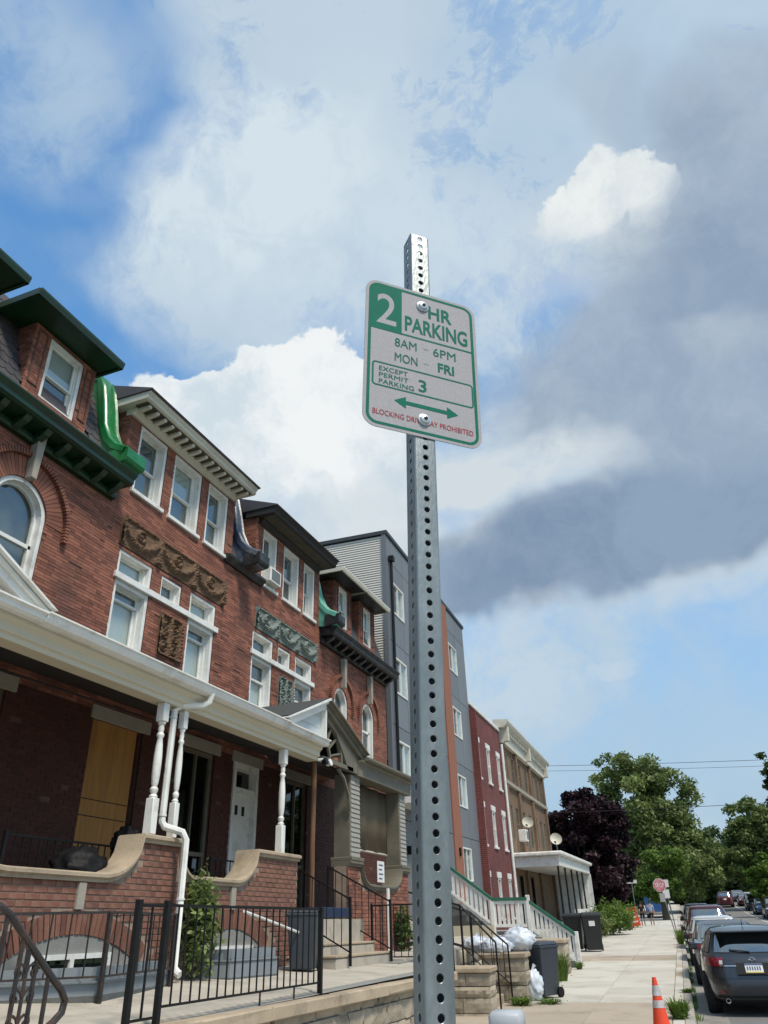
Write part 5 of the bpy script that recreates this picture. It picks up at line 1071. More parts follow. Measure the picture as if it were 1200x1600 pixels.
def put_text(txt, x, z, size, m, sx=1., bold=0., name='lettering', yo=.0021, w=None):
    me = text_mesh(txt, size, m, bold, 1., 'LEFT', name); xs_ = [v.co.x for v in me.vertices]; x0, x1 = min(xs_), max(xs_); k = (w/(x1-x0)) if w else sx
    me.transform(Matrix.Translation((x, -yo, z)) @ Matrix.Rotation(math.radians(90), 4, 'X') @ Matrix.Diagonal((k, 1, 1, 1)) @ Matrix.Translation((-x0, 0, 0)))
    o = link(bpy.data.objects.new(name, me)); o.parent = sign; return o
put_text('2', -.123, .088, .142, m_sign, bold=.0012, w=.052)
put_text('HR', .018, .147, .060, m_sgreen, bold=.0012, w=.066); put_text('PARKING', -.047, .086, .068, m_sgreen, bold=.0012, w=.174)
put_text('8AM', -.074, .025, .038, m_sgreen, w=.058); put_text('6PM', .029, .025, .038, m_sgreen, w=.062)
put_text('MON', -.074, -.022, .038, m_sgreen, w=.060); put_text('FRI', .041, -.022, .040, m_sgreen, bold=.0009, w=.044)
for zz in (.0375, -.0095): flat('dash', [(.003, zz), (.016, zz), (.016, zz+.0028), (.003, zz+.0028)], mat('sign_pale_green', (.10, .26, .22)))
for k, w_ in enumerate(('EXCEPT', 'PERMIT', 'PARKING')): put_text(w_, -.114, -.0625-.0195*k, .0195, m_sgreen, w=(.074, .076, .090)[k])
put_text('3', -.012, -.097, .050, m_sgreen, bold=.0004, w=.021)
a = .020; flat('arrow', [(-.075, -.142), (-.045, -.142+.017), (-.045, -.142+.0055), (.062, -.142+.0055), (.062, -.142+.017), (.092, -.142), (.062, -.142-.017), (.062, -.142-.0055), (-.045, -.142-.0055), (-.045, -.142-.017)], m_sgreen)
put_text('BLOCKING DRIVEWAY PROHIBITED', -.128, -.193, .0215, m_sred, w=.258)
for zz in (.180, -.180):
    b = MB(); b.lathe([(.0, .0), (.0165, .0), (.0165, .002), (.0125, .0035), (.0115, .007), (.008, .0085), (.0, .009)], 20, Matrix.Translation((.002, -.002, zz)) @ Matrix.Rotation(math.radians(90), 4, 'X')); o = b.build('bolt', m_zinc, sign, smooth=True)
    MB().lathe([(.0, .0), (.005, .0), (.005, .0012), (.0, .0012)], 10, Matrix.Translation((.002, -.0108, zz)) @ Matrix.Rotation(math.radians(90), 4, 'X')).build('socket', m_dark, o)

# ------------------------------------------------------------------ vehicles
def paint(name, c, metal=.35): return mat(name, c, tuple(q*.85 for q in c), 300, .28, 0, metal=metal, coat=.8, spec=.5)
m_tyre = mat('tyre_rubber', (.016, .016, .017), (.010, .010, .011), 20, .85); m_rim = mat('alloy_rim', (.35, .36, .37), (.25, .26, .27), 10, .35, metal=.8); m_chrome = mat('chrome', (.75, .76, .77), (.65, .66, .67), 10, .15, metal=1.)
m_red = mat('tail_lamp_red', (.22, .012, .02), (.14, .008, .014), 60, .12, coat=1.); m_clear = mat('lamp_clear', (.62, .62, .64), (.5, .5, .52), 40, .1, coat=1.)
m_cglass = glass_mat('car_glass', (.22, .27, .27), .30, .02)
HATCH = [(.19, .30, 4.28, .78, 4), (.28, .06, 4.40, .86, 5), (.42, 0, 4.46, .893, 5), (.58, .015, 4.45, .90, 5), (.68, .05, 4.40, .90, 5), (.78, .09, 4.25, .893, 4.6), (.88, .13, 3.9, .88, 4.6), (.955, .20, 3.35, .862, 4.6), (1.0, .27, 3.18, .835, 4.6), (1.12, .40, 2.96, .785, 4.8), (1.26, .53, 2.62, .722, 5), (1.345, .60, 2.36, .68, 5), (1.39, .60, 2.15, .645, 5), (1.425, .75, 1.95, .58, 4.5), (1.448, 1.05, 1.75, .42, 4), (1.455, 1.35, 1.55, .1, 3)]
SUV = [(z*1.17+.03, y0*.8, y1*1.02, w*1.04, n) for z, y0, y1, w, n in HATCH]
SEDAN = [(.19, .25, 4.5, .78, 4), (.28, .06, 4.62, .86, 5), (.42, 0, 4.7, .89, 5), (.6, .02, 4.68, .90, 5), (.74, .06, 4.55, .895, 5), (.86, .10, 4.2, .885, 4.6), (.95, .22, 3.55, .865, 4.6), (1.0, .72, 3.3, .835, 4.6), (1.12, 1.0, 3.05, .78, 4.8), (1.26, 1.32, 2.7, .715, 5), (1.36, 1.6, 2.4, .655, 5), (1.40, 1.72, 2.25, .58, 4.5), (1.425, 1.85, 2.15, .35, 4)]
def car(name, label, prof, x, y, m, flip=False, plate=True, detail=False, group='cars parked along the street', z=None, rz=0.):
    t = thing(name, label, 'car', (x, y, (GZ(y) if z is None else z)-.148), group, frame=MS, local=True, rz=rz+(math.pi if flip else 0))
    Z = [q[0] for q in prof]; hmax = Z[-1]; L = prof[2][2]; sc = hmax/1.455
    Li = L if flip else 0
    def S_(th, z):
        y0, y1, w, n = (float(np.interp(z, Z, [q[k] for q in prof])) for k in (1, 2, 3, 4)); c, s = math.cos(th), math.sin(th)
        return (w*math.copysign(abs(c)**(2/n), c), (y0+y1)/2+(y1-y0)/2*math.copysign(abs(s)**(2/n), s)-Li, z)
    N = 64; b = MB(); b.grid([[S_(2*math.pi*j/N, z) for j in range(N+1)] for z in Z]); b.build('body', m, t, smooth=35)
    MB().prism([(S_(2*math.pi*j/N, Z[0])[0], S_(2*math.pi*j/N, Z[0])[1]) for j in range(N)], Z[0]-.01, Z[0], 'z').build('underbody', m_tyre, t)
    def patch(nm, t0, t1, z0, z1, mm, off, k=12, r=6, par=t):
        P = []
        cx_ = (0, (prof[2][1]+prof[2][2])/2-Li)
        for i in range(r+1):
            zz = z0+(z1-z0)*i/r; row = []
            for j in range(k+1):
                p = S_(math.radians(t0+(t1-t0)*j/k), zz); q = S_(math.radians(t0+(t1-t0)*j/k), min(zz+.02, Z[-1])); e = S_(math.radians(t0+(t1-t0)*j/k+.6), zz)
                v = (Vector(e)-Vector(p)).cross(Vector(q)-Vector(p)).normalized(); row.append(Vector(p)+v*off)
            P.append(row)
        bb = MB(); bb.grid(P); return bb.build(nm, mm, par, smooth=True)
    zg0, zg1 = 1.01*sc, 1.325*sc; zi = zg0
    if prof is SEDAN: zg0, zg1 = 1.02, 1.335
    for nm, a0, a1 in (('rear_window', -124, -56), ('windscreen', 56, 124), ('side_window', -42, 40), ('side_window', 140, 222)):
        patch(nm, a0, a1, zg0, zg1, m_tyre, .003, 16); patch(nm, a0+1, a1-1, zg0+.012, zg1-.012, m_cglass, .008, 16)
    zl0, zl1 = .80*sc, .94*sc
    for sg in (-1, 1):
        patch('tail_lamp', -90+sg*(17 if sg < 0 else 17), -90+sg*64, zl0, zl1, m_red, .012, 18, 4)
        patch('headlamp', 90+sg*45-16, 90+sg*45+16, .66*sc, .76*sc, m_clear, .01, 10, 3)
        if detail: patch('reverse_lamp_highlight', -90+sg*20-2.5, -90+sg*20+2.5, zl0+.03, zl0+.09, m_clear, .016, 6, 3); patch('rear_reflector', -90+sg*24-4, -90+sg*24+4, .37, .43, m_red, .012, 6, 3)  # white reverse lamp segment paints in a highlight on the tail lamp
        mi = MB(); mi.box(sg*.86-.02, sg*.86+.02+sg*.10, 2.95*L/4.46-Li, 3.03*L/4.46-Li, .97*sc, 1.0*sc); mi.box(min(sg*.90, sg*1.06), max(sg*.90, sg*1.06), 2.90*L/4.46-Li, 3.02*L/4.46-Li, .96*sc, 1.10*sc, c=.03); mi.build('mirror', m if detail else m_tyre, t)
    for yy in (.86, 3.52):
        for sg in (-1, 1):
            y_ = yy*L/4.46-Li; r = .325*(1 if sc < 1.1 else 1.12); T = Matrix.Translation((sg*.80, y_, r)) @ Matrix.Rotation(sg*math.radians(90), 4, 'Y')
            MB().lathe([(.0, -.02), (r+.045, -.02), (r+.045, .104), (.0, .104)], 28, T).build('wheel_arch', m_tyre, t)
            w = MB().lathe([(r*.62, .125), (r*.92, .13), (r, .10), (r, -.12), (r*.9, -.14), (.0, -.14)], 28, T, caps=False).build('wheel', m_tyre, t, smooth=40)
            MB().lathe([(.0, .10), (r*.2, .115), (r*.55, .105), (r*.63, .128), (r*.63, .09)], 20, T, caps=False).build('rim', m_rim, w, smooth=40)
    if plate:
        zz = .70*sc; p = S_(-math.pi/2, zz); q = S_(-math.pi/2, zz+.1); tl = math.atan2(q[1]-p[1], .1)
        M = Matrix.Translation((0, p[1]-.012, zz+.07)) @ Matrix.Rotation(-tl, 4, 'X')
        pl = MB().box(-.155, .155, -.012, 0, -.078, .078, c=.004, M=M).build('number_plate', m_white, t)
        if detail:
            MB().box(-.30, .30, .001, .006, -.10, .10, c=.002, M=M).build('plate_recess', m_tyre, t); MB().box(-.153, .153, -.0135, -.0122, .050, .074, M=M).build('plate_band', mat('plate_blue', (.03, .07, .25)), pl); MB().box(-.153, .153, -.0135, -.0122, -.074, -.056, M=M).build('plate_band', mat('plate_yellow', (.65, .5, .06)), pl)
            for k in range(6): MB().box(-.125+.043*k, -.098+.043*k, -.0136, -.0123, -.035, .033, M=M).build('plate_mark', mat('plate_ink', (.10, .12, .2)), pl)
    if detail:
        patch('bumper_insert', -128, -52, .23, .34, m_tyre, .006, 18, 3); patch('hatch_seam', -132, -48, .605, .613, m_tyre, .004, 20, 1)
        patch('chrome_strip', -112, -68, .80, .815, m_chrome, .014, 12, 1)
        p = S_(-math.pi/2, .895); M = Matrix.Translation((0, p[1]-.012, .90)) @ Matrix.Rotation(math.radians(105), 4, 'X')
        em = MB(); em.tube([tuple(M @ Vector((.062*math.cos(a), .048*math.sin(a), .004))) for a in np.linspace(0, 2*math.pi, 25)], .006, 6, caps=False); em.tube([tuple(M @ Vector(v)) for v in ((-.058, .012, .006), (-.03, .008, .006), (0, -.02, .006), (.03, .008, .006), (.058, .012, .006))], .006, 6); em.build('emblem', m_chrome, t, smooth=True)
        sp = MB(); sp.prism([(.40, 1.365), (.66, 1.405), (.72, 1.432), (.44, 1.385)], -.60, .60, 'x'); sp.build('spoiler', m, t, bevel=.008)
        p = S_(-math.pi/2, 1.03); MB().tube([(0, p[1]-.03, 1.03), (-.20, p[1]-.012, 1.055), (-.36, p[1]+.01, 1.065)], .011, 6).build('wiper', m_tyre, t)
        MB().tube([(.0, .86, 1.43), (.0, .72, 1.57)], .006, 6).build('aerial', m_tyre, t)
        MB().lathe([(.035, 0), (.042, 0), (.042, .12), (.035, .12)], 14, Matrix.Translation((-.56, .02, .26)) @ Matrix.Rotation(math.radians(-90), 4, 'X'), caps=False).build('exhaust', m_chrome, t)
        for k in (-1, 1): patch('door_seam', 0 if k > 0 else 180, 1 if k > 0 else 181, .35, 1.0, m_tyre, .003, 1, 8)
    return t
p_dk = paint('graphite_paint', (.030, .036, .046)); p_gr = paint('steel_grey_paint', (.11, .125, .14)); p_wh = paint('white_car_paint', (.62, .63, .63), .0); p_si = paint('silver_paint', (.34, .36, .38)); p_bk = paint('black_car_paint', (.012, .013, .016)); p_rd = paint('maroon_paint', (.10, .018, .022)); p_bl = paint('blue_car_paint', (.02, .05, .13))
car('hatchback_car', 'graphite hatchback parked nearest, seen from behind', HATCH, 1.08, 17.75, p_dk, detail=True)
car('parked_car', 'steel grey car parked just ahead of the graphite hatchback', SEDAN, .98, 23.4, p_gr)
car('parked_car', 'white car with silver glass, third in the parked row', HATCH, .92, 30.2, p_wh)
car('parked_car', 'maroon tall car with wide dark window, fourth in the parked row', SUV, .95, 37.5, p_rd)
car('parked_car', 'white car beyond the maroon one in the parked row', HATCH, .9, 45.0, p_wh)
car('parked_car', 'black car far down the left parked row', SUV, .9, 56, p_bk); car('parked_car', 'silver car at the far end of the left parked row', SEDAN, .9, 66, p_si)
car('driving_car', 'dark red car driving away in the middle of the street', SUV, 5.1, 108, p_rd, group='cars driving in the street'); car('driving_car', 'white car driving far away up the street', SUV, 3.3, 135, p_wh, group='cars driving in the street'); car('driving_car', 'pale silver car farthest up the street', SUV, 6.0, 165, p_si, group='cars driving in the street')
for k, (yy, m, pf, lab) in enumerate([(62, p_wh, SEDAN, 'white car at the right edge, nearest of the right parked row'), (78, p_bk, SUV, 'black car second in the right parked row'), (88, p_bl, SEDAN, 'dark blue car third in the right parked row'), (98, p_bk, SUV, 'black tall car fourth in the right parked row'), (110, p_rd, HATCH, 'maroon car fifth in the right parked row'), (122, p_gr, SEDAN, 'grey car last in the right parked row')]):
    car('parked_car', lab, pf, 7.6, yy, m, flip=True)

# ------------------------------------------------------------------ signs and small things down the pavement
def leaning_pole(name, label, cat, base, top, r, m, group=None): t = thing(name, label, cat, base, group, frame=MS); MB().tube([base, top], r, 8).build('pole', m, t); return t
def oct_(r): return [(r*math.cos(math.pi/8+k*math.pi/4), r*math.sin(math.pi/8+k*math.pi/4)) for k in range(8)]
b0 = (-.58, 53.8, GZ(53.8)); ss = leaning_pole('stop_sign', 'faded pink stop sign on a leaning pole beside the kerb', 'sign', b0, (-1.02, 53.8, b0[2]+2.95), .03, m_galv)
m_pink = mat('faded_red', (.50, .10, .13), (.62, .34, .36), 3, .5, contrast=.1, stain=(.40, .015, .05), sscale=2.4); cz = b0[2]+2.62
MB().prism([(-1.0+x, cz+z) for x, z in oct_(.39)], 53.74, 53.75, 'y').build('octagon_rim', m_white, ss); MB().prism([(-1.0+x, cz+z) for x, z in oct_(.36)], 53.733, 53.739, 'y').build('octagon', m_pink, ss)
me = text_mesh('STOP', .30, m_white, .004, 1., 'CENTER'); me.transform(Matrix.Translation((-1.0, 53.73, cz-.10)) @ Matrix.Rotation(math.radians(90), 4, 'X') @ Matrix.Diagonal((.75, 1, 1, 1))); o = link(bpy.data.objects.new('lettering', me)); attach(o, ss)
MB().box(-1.10, -.80, 53.73, 53.74, b0[2]+1.72, b0[2]+2.18).build('plate', m_sign, ss)
b1 = (-.55, 58, GZ(58)); s2 = leaning_pole('parking_sign_pole', 'white sign plates on a second pole behind the stop sign', 'sign', b1, (-.75, 58, b1[2]+3.0), .03, m_galv); MB().box(-.95, -.5, 57.93, 57.95, b1[2]+2.55, b1[2]+2.98).build('plate', m_white, s2); MB().box(-.95, -.55, 57.93, 57.95, b1[2]+1.9, b1[2]+2.4).build('plate', m_white, s2)
q = SY(996, 1440, 72); b2 = (q[0], 72, GZ(72)); q2 = SY(987, 1380, 72); s3 = leaning_pole('street_name_sign', 'white street name plate on a thin leaning pole by the bush', 'sign', b2, (q2[0], 72, q2[2]), .03, m_galv); MB().box(q2[0]-.42, q2[0]+.42, 71.95, 71.97, q2[2]-.02, q2[2]+.24).build('plate', m_white, s3)
q = SY(1022, 1390, 90); lp = thing('street_lamp', 'grey street lamp with a bent arm among the trees', 'street lamp', (q[0]+1.2, 90, GZ(90)), frame=MS)
MB().tube([(q[0]+1.3, 90, GZ(90)), (q[0]+1.2, 90, q[2]-1.0), (q[0]+.5, 90, q[2]-.1), (q[0]-.6, 90, q[2]+.35)], .06, 8).build('pole', m_galv, lp); MB().box(q[0]-.95, q[0]-.5, 89.9, 90.1, q[2]+.28, q[2]+.42, c=.04).build('lamp_head', m_galv, lp)
ob = thing('barricade_panel', 'orange construction panel leaning by the bush', 'barricade', (-3.3, 66, GZ(66)), frame=MS); M = Matrix.Translation((-3.35, 66, GZ(66))) @ Matrix.Rotation(math.radians(-10), 4, 'Y'); MB().box(-.36, .36, -.05, .05, .1, 1.35, c=.02, M=M).build('panel', m_or, ob)
for k in range(3): MB().box(-.25, .25, -.056, -.051, .35+.3*k, .45+.3*k, M=M).build('stripe', m_white, ob)
MB().box(-.42, .42, -.22, .22, 0, .09, c=.02, M=Matrix.Translation((-3.35, 66, GZ(66)))).build('foot', m_trim, ob)
bt = thing('box_truck', 'small blue box truck standing behind the pedestrians', 'truck', (-2.2, 84, GZ(84)), frame=MS, local=True); m_bt = paint('truck_blue', (.03, .11, .30), 0.)
MB().box(-1.0, 1.0, 0, 3.4, .55, 2.5, c=.04).build('box_body', m_bt, bt); MB().box(-.5, .35, -.02, 0, 1.6, 2.1).build('white_panel', m_white, bt); MB().prism([(3.4, .45), (5.0, .45), (5.0, 1.2), (4.6, 2.0), (3.4, 2.05)], -.95, .95, 'x').build('cab', m_bt, bt); MB().box(-.95, .95, -.12, 0, .4, .55).build('bumper', m_chrome, bt)
for yy in (.8, 4.2):
    for sg in (-1, 1): MB().lathe([(.0, -.12), (.4, -.12), (.4, .12), (.0, .12)], 20, Matrix.Translation((sg*.86, yy, .4)) @ Matrix.Rotation(math.radians(90), 4, 'Y')).build('wheel', m_tyre, bt)

def person(label, x, y, h, top_m, low_m, skin_m, hair_m, stride, seed):
    """one continuous skinned body walking away; clothing and hair are child meshes hugging it"""
    z0 = GZ(y); t = thing('person', label, 'person', (x, y, z0), 'pedestrians on the pavement', frame=MS, local=True); s = h/1.7
    def skin(name, nodes, edges, m, sub=2):
        me = bpy.data.meshes.new(name); me.from_pydata([(a*s, b*s, c*s) for a, b, c, *_ in nodes], edges, []); o = link(bpy.data.objects.new(name, me)); o.parent = t; me.materials.append(m)
        md = o.modifiers.new('skin', 'SKIN'); md.use_smooth_shade = True
        for v, n in zip(me.skin_vertices[0].data, nodes): v.radius = (n[3]*s, (n[4] if len(n) > 4 else n[3])*s)
        me.skin_vertices[0].data[0].use_root = True; o.modifiers.new('sub', 'SUBSURF').levels = sub; o.modifiers['sub'].render_levels = sub; return o
    k = stride
    nodes = [(0, 0, .95, .15, .10), (0, 0, 1.15, .135, .09), (0, 0, 1.36, .16, .095), (0, .005, 1.46, .06), (0, .02, 1.54, .075, .085), (0, .02, 1.64, .08, .095), (.0, .02, 1.70, .05, .06),
             (.09, 0, .88, .085), (.10, .10*k, .49, .058), (.10, -.05*k, .09, .04), (.10, .10-.05*k, .035, .038, .03),
             (-.09, 0, .88, .085), (-.10, -.06*k, .49, .058), (-.10, -.20*k, .10, .04), (-.10, -.06-.2*k+.12, .035, .038, .03),
             (.19, 0, 1.39, .055), (.235, -.04*k, 1.12, .042), (.25, .10*k, .90, .033), (.25, .14*k, .81, .035, .018),
             (-.19, 0, 1.39, .055), (-.235, .02*k, 1.12, .042), (-.25, .12, .93, .033), (-.25, .18, .86, .035, .018)]
    edges = [(0, 1), (1, 2), (2, 3), (3, 4), (4, 5), (5, 6), (0, 7), (7, 8), (8, 9), (9, 10), (0, 11), (11, 12), (12, 13), (13, 14), (2, 15), (15, 16), (16, 17), (17, 18), (2, 19), (19, 20), (20, 21), (21, 22)]
    skin('body', nodes, edges, skin_m)
    up = [(0, 0, .93, .165, .115), (0, 0, 1.15, .15, .105), (0, 0, 1.36, .175, .11), (0, 0, 1.43, .09, .08), (.19, 0, 1.395, .07), (.225, -.03*k, 1.18, .06), (-.19, 0, 1.395, .07), (-.225, .015*k, 1.18, .06)]; skin('shirt', up, [(0, 1), (1, 2), (2, 3), (2, 4), (4, 5), (2, 6), (6, 7)], top_m)
    lo = [(0, 0, .97, .155, .11), (.09, 0, .87, .10), (.10, .10*k, .52, .078), (-.09, 0, .87, .10), (-.10, -.06*k, .52, .078)]; skin('shorts', lo, [(0, 1), (1, 2), (0, 3), (3, 4)], low_m)
    skin('hair', [(0, .0, 1.71, .07, .08), (0, -.045, 1.66, .085, .07), (0, -.06, 1.56, .07, .05)], [(0, 1), (1, 2)], hair_m)
    return t
m_sk1 = mat('skin_brown', (.20, .10, .06), (.16, .08, .05), 8, .55); m_sk2 = mat('skin_tan', (.40, .23, .15), (.34, .19, .12), 8, .55); m_hair = mat('dark_hair', (.012, .010, .009), rough=.5)
m_cl1 = mat('black_cloth', (.012, .013, .018), (.008, .009, .012), 30, .9); m_cl2 = mat('pale_blue_shirt', (.20, .30, .55), (.42, .48, .60), 12, .9)
person('person in black clothes walking by the orange panel', -2.95, 69, 1.66, m_cl1, m_cl1, m_sk1, m_hair, 1, 1); person('person in a pale blue top and black shorts walking beside another', -2.28, 69, 1.68, m_cl2, m_cl1, m_sk2, m_hair, -1, 2)

# overhead wires and the pole that carries them
up_ = thing('utility_pole', 'grey wooden utility pole at the right edge of the street', 'utility pole', (9.6, 62, 0), frame=MS); pw = SY(1200, 1245, 62); MB().tube([(9.7, 62, 0), (9.7, 62, 11)], .14, 10).build('pole', mat('grey_wood', (.17, .15, .12), (.10, .09, .07), 3, .85, .4, 20, stretch=(4, 4, .4)), up_); MB().box(8.7, 10.7, 61.9, 62.0, 9.6, 9.75).build('cross_arm', MATS['grey_wood'], up_)
def wire(label, p, q, ya, yb, r=.014, sag=.15):
    a, b = SY(*p, ya), SY(*q, yb); d = b-a; a2, b2_ = a-d*.35, b+d*.5; pts = [tuple(a2+(b2_-a2)*f-np.array([0, 0, sag*4*f*(1-f)-sag*2])*0 - np.array([0, 0, sag*(1-(2*f-1)**2)-sag*.7])) for f in np.linspace(0, 1, 18)]
    tag(MB().tube(pts, r, 5).build('overhead_wire', m_iron, None, frame=MS), label, 'wire', 'overhead wires across the street')
wire('upper of the two high wires crossing the blue sky above the trees', (855, 1197), (1190, 1187), 64, 62, .016); wire('lower of the two high wires crossing the blue sky above the trees', (855, 1205), (1180, 1197), 64, 62, .012)
wire('single wire crossing in front of the purple tree', (850, 1271), (1200, 1254), 60, 62, .018); wire('low wire crossing the big green tree', (900, 1322), (1200, 1312), 66, 64, .014); wire('lowest wire crossing in front of the trees', (880, 1334), (1200, 1327), 66, 64, .014)

# ------------------------------------------------------------------ trees and weeds
def leaf_mat(name, a, b, tr=.35):
    m = bpy.data.materials.new(name); m.use_nodes = True; nt = m.node_tree; N, L = nt.nodes, nt.links; N.clear()
    at = N.new('ShaderNodeAttribute'); at.attribute_name = 'rnd'; mx = N.new('ShaderNodeMix'); mx.data_type = 'RGBA'; L.new(at.outputs['Fac'], mx.inputs[0]); mx.inputs[6].default_value = (*a, 1); mx.inputs[7].default_value = (*b, 1)
    d = N.new('ShaderNodeBsdfPrincipled'); d.inputs['Roughness'].default_value = .55; d.inputs['Specular IOR Level'].default_value = .3; t = N.new('ShaderNodeBsdfTranslucent'); L.new(mx.outputs[2], d.inputs['Base Color']); L.new(mx.outputs[2], t.inputs[0])
    s = N.new('ShaderNodeMixShader'); s.inputs[0].default_value = tr; L.new(d.outputs[0], s.inputs[1]); L.new(t.outputs[0], s.inputs[2]); L.new(s.outputs[0], N.new('ShaderNodeOutputMaterial').inputs[0]); MATS[name] = m; return m
l_pur = leaf_mat('purple_leaves', (.012, .006, .011), (.05, .022, .03), .2); l_grn = leaf_mat('green_leaves', (.085, .13, .035), (.26, .32, .115)); l_dk = leaf_mat('dark_green_leaves', (.03, .06, .018), (.09, .14, .042), .3); l_yel = leaf_mat('yellow_green_leaves', (.07, .13, .018), (.17, .26, .05)); l_mid = leaf_mat('mid_green_leaves', (.045, .085, .022), (.14, .20, .06))
m_bark = mat('bark', (.10, .08, .06), (.05, .04, .03), 3, .95, .6, 15)
def leaves(pts, size, rng, up=.35, rnd=None):
    n = len(pts); v = rng.normal(size=(n, 3)); v[:, 2] = abs(v[:, 2])+up; v /= np.linalg.norm(v, axis=1)[:, None]; a = np.cross(v, rng.normal(size=(n, 3))); a /= np.linalg.norm(a, axis=1)[:, None]; b = np.cross(v, a)
    s = size*rng.uniform(.6, 1.3, n)[:, None]; q = np.stack([pts-a*s, pts-b*s*.45+v*s*.12, pts+a*s, pts+b*s*.45+v*s*.12], 1).reshape(-1, 3); r = rng.random(n) if rnd is None else np.clip(rnd+rng.uniform(-.22, .22, n), .01, 1)
    return q, np.arange(4*n).reshape(n, 4), r
def leaf_object(name, q, f, r, m, parent):
    me = bpy.data.meshes.new(name); me.vertices.add(len(q)); me.vertices.foreach_set('co', q.astype(np.float32).ravel()); n = len(f); me.loops.add(4*n); me.loops.foreach_set('vertex_index', f.astype(np.int32).ravel()); me.polygons.add(n); me.polygons.foreach_set('loop_start', np.arange(0, 4*n, 4, dtype=np.int32)); me.update(calc_edges=True)
    at = me.attributes.new('rnd', 'FLOAT', 'FACE'); at.data.foreach_set('value', r.astype(np.float32)); me.materials.append(m); o = link(bpy.data.objects.new(name, me)); return attach(o, parent)
def tree(name, label, x, y, lobes, m, size=.30, n=14000, clumps=110, trunk=.28, seed=1, group='trees down the street', zb=None):
    """lobes: (dx, dz, rx, rz) ellipsoids of the crown, metres above the base"""
    rng = np.random.default_rng(seed); z0 = GZ(y)-.1 if zb is None else zb; t = thing(name, label, 'tree', (x, y, z0), group, frame=MS, local=True); vol = np.array([l[2]**2*l[3] for l in lobes]); pick = rng.choice(len(lobes), clumps, p=vol/vol.sum()); C = []
    for k in pick:
        dx, dz, rx, rz = lobes[k]; d = rng.normal(size=3); d /= np.linalg.norm(d); rr = rng.random()**.38; C.append((dx+d[0]*rx*rr, d[1]*rx*rr*.9, dz+d[2]*rz*rr, .16*rx+rng.random()*.16*rx))
    C = np.array(C); per = rng.multinomial(n, C[:, 3]**2/(C[:, 3]**2).sum()); P = []; R = []
    for c, k in zip(C, per):
        d = rng.normal(size=(k, 3)); d /= np.linalg.norm(d, axis=1)[:, None]; P.append(c[:3]+d*(c[3]*rng.random(k)**.45)[:, None]*np.array([1.15, 1.15, .8])); R.append(np.full(k, rng.uniform(.15, .85)))
    q, f, r = leaves(np.concatenate(P), size, rng, .35, np.concatenate(R)); leaf_object('crown', q, f, r, m, t)
    zt = np.mean([l[1] for l in lobes]); b = MB(); b.tube([(0, 0, 0), (.05, 0, zt*.35), (0, .05, zt*.7), (.1, 0, zt)], .2, 10, rs=[trunk*1.25, trunk, trunk*.8, trunk*.4]); tr = b.build('trunk', m_bark, t, smooth=True)
    for c in C[rng.choice(len(C), 9, replace=False)]:
        s = zt*rng.uniform(.45, .8); MB().tube([(0, 0, s), (c[0]*.5, c[1]*.5, s+(c[2]-s)*.6), (c[0], c[1], c[2])], .1, 6, rs=[trunk*.45, trunk*.28, trunk*.08]).build('limb', m_bark, t, smooth=True)
    return t
def tree_px(name, label, px, D, lobes_px, m, **k):
    """lobes given as photo pixels (cx, cy, rx, ry) seen at distance D"""
    x = SY(px, 1400, D)[0]; zb = GZ(D)-.1; L = []
    for cx_, cy_, rx, ry in lobes_px:
        c = SY(cx_, cy_, D); e = SY(cx_+rx, cy_, D); u = SY(cx_, cy_-ry, D); L.append((c[0]-x, c[2]-zb, abs(e[0]-c[0]), abs(u[2]-c[2])))
    return tree(name, label, x, D, L, m, **k)
tree_px('purple_tree', 'dark purple-leaved tree beside the white porch', 920, 63, [(915, 1290, 58, 55), (890, 1330, 35, 50), (950, 1340, 45, 55), (925, 1375, 60, 35)], l_pur, size=.19, n=30000, clumps=190, seed=3)
tree_px('green_tree', 'tall broad green tree rising above the purple one', 1020, 96, [(985, 1225, 68, 50), (1040, 1250, 50, 55), (960, 1215, 40, 35), (1010, 1300, 80, 55), (1075, 1320, 50, 50), (1040, 1360, 80, 40), (1100, 1345, 35, 40)], l_grn, size=.26, n=52000, clumps=300, trunk=.5, seed=4)
tree_px('green_tree', 'small bright green tree in front of the tall broad one', 1035, 80, [(1038, 1350, 36, 28), (1030, 1385, 42, 22)], l_yel, size=.17, n=14000, clumps=90, seed=5)
tree_px('green_tree', 'full green tree on the right side of the street', 1190, 100, [(1175, 1290, 45, 42), (1200, 1330, 60, 55), (1160, 1350, 40, 40)], l_grn, size=.26, n=30000, clumps=170, trunk=.4, seed=6)
tree_px('green_tree', 'bright young tree low at the right edge', 1190, 84, [(1192, 1362, 26, 32), (1205, 1390, 30, 20)], l_yel, size=.16, n=11000, clumps=60, seed=7)
tree_px('green_tree', 'dark tree reaching in at the right edge of the sky', 1250, 44, [(1225, 1190, 42, 40), (1262, 1240, 60, 70), (1212, 1215, 26, 26)], l_dk, size=.13, n=20000, clumps=110, seed=8)
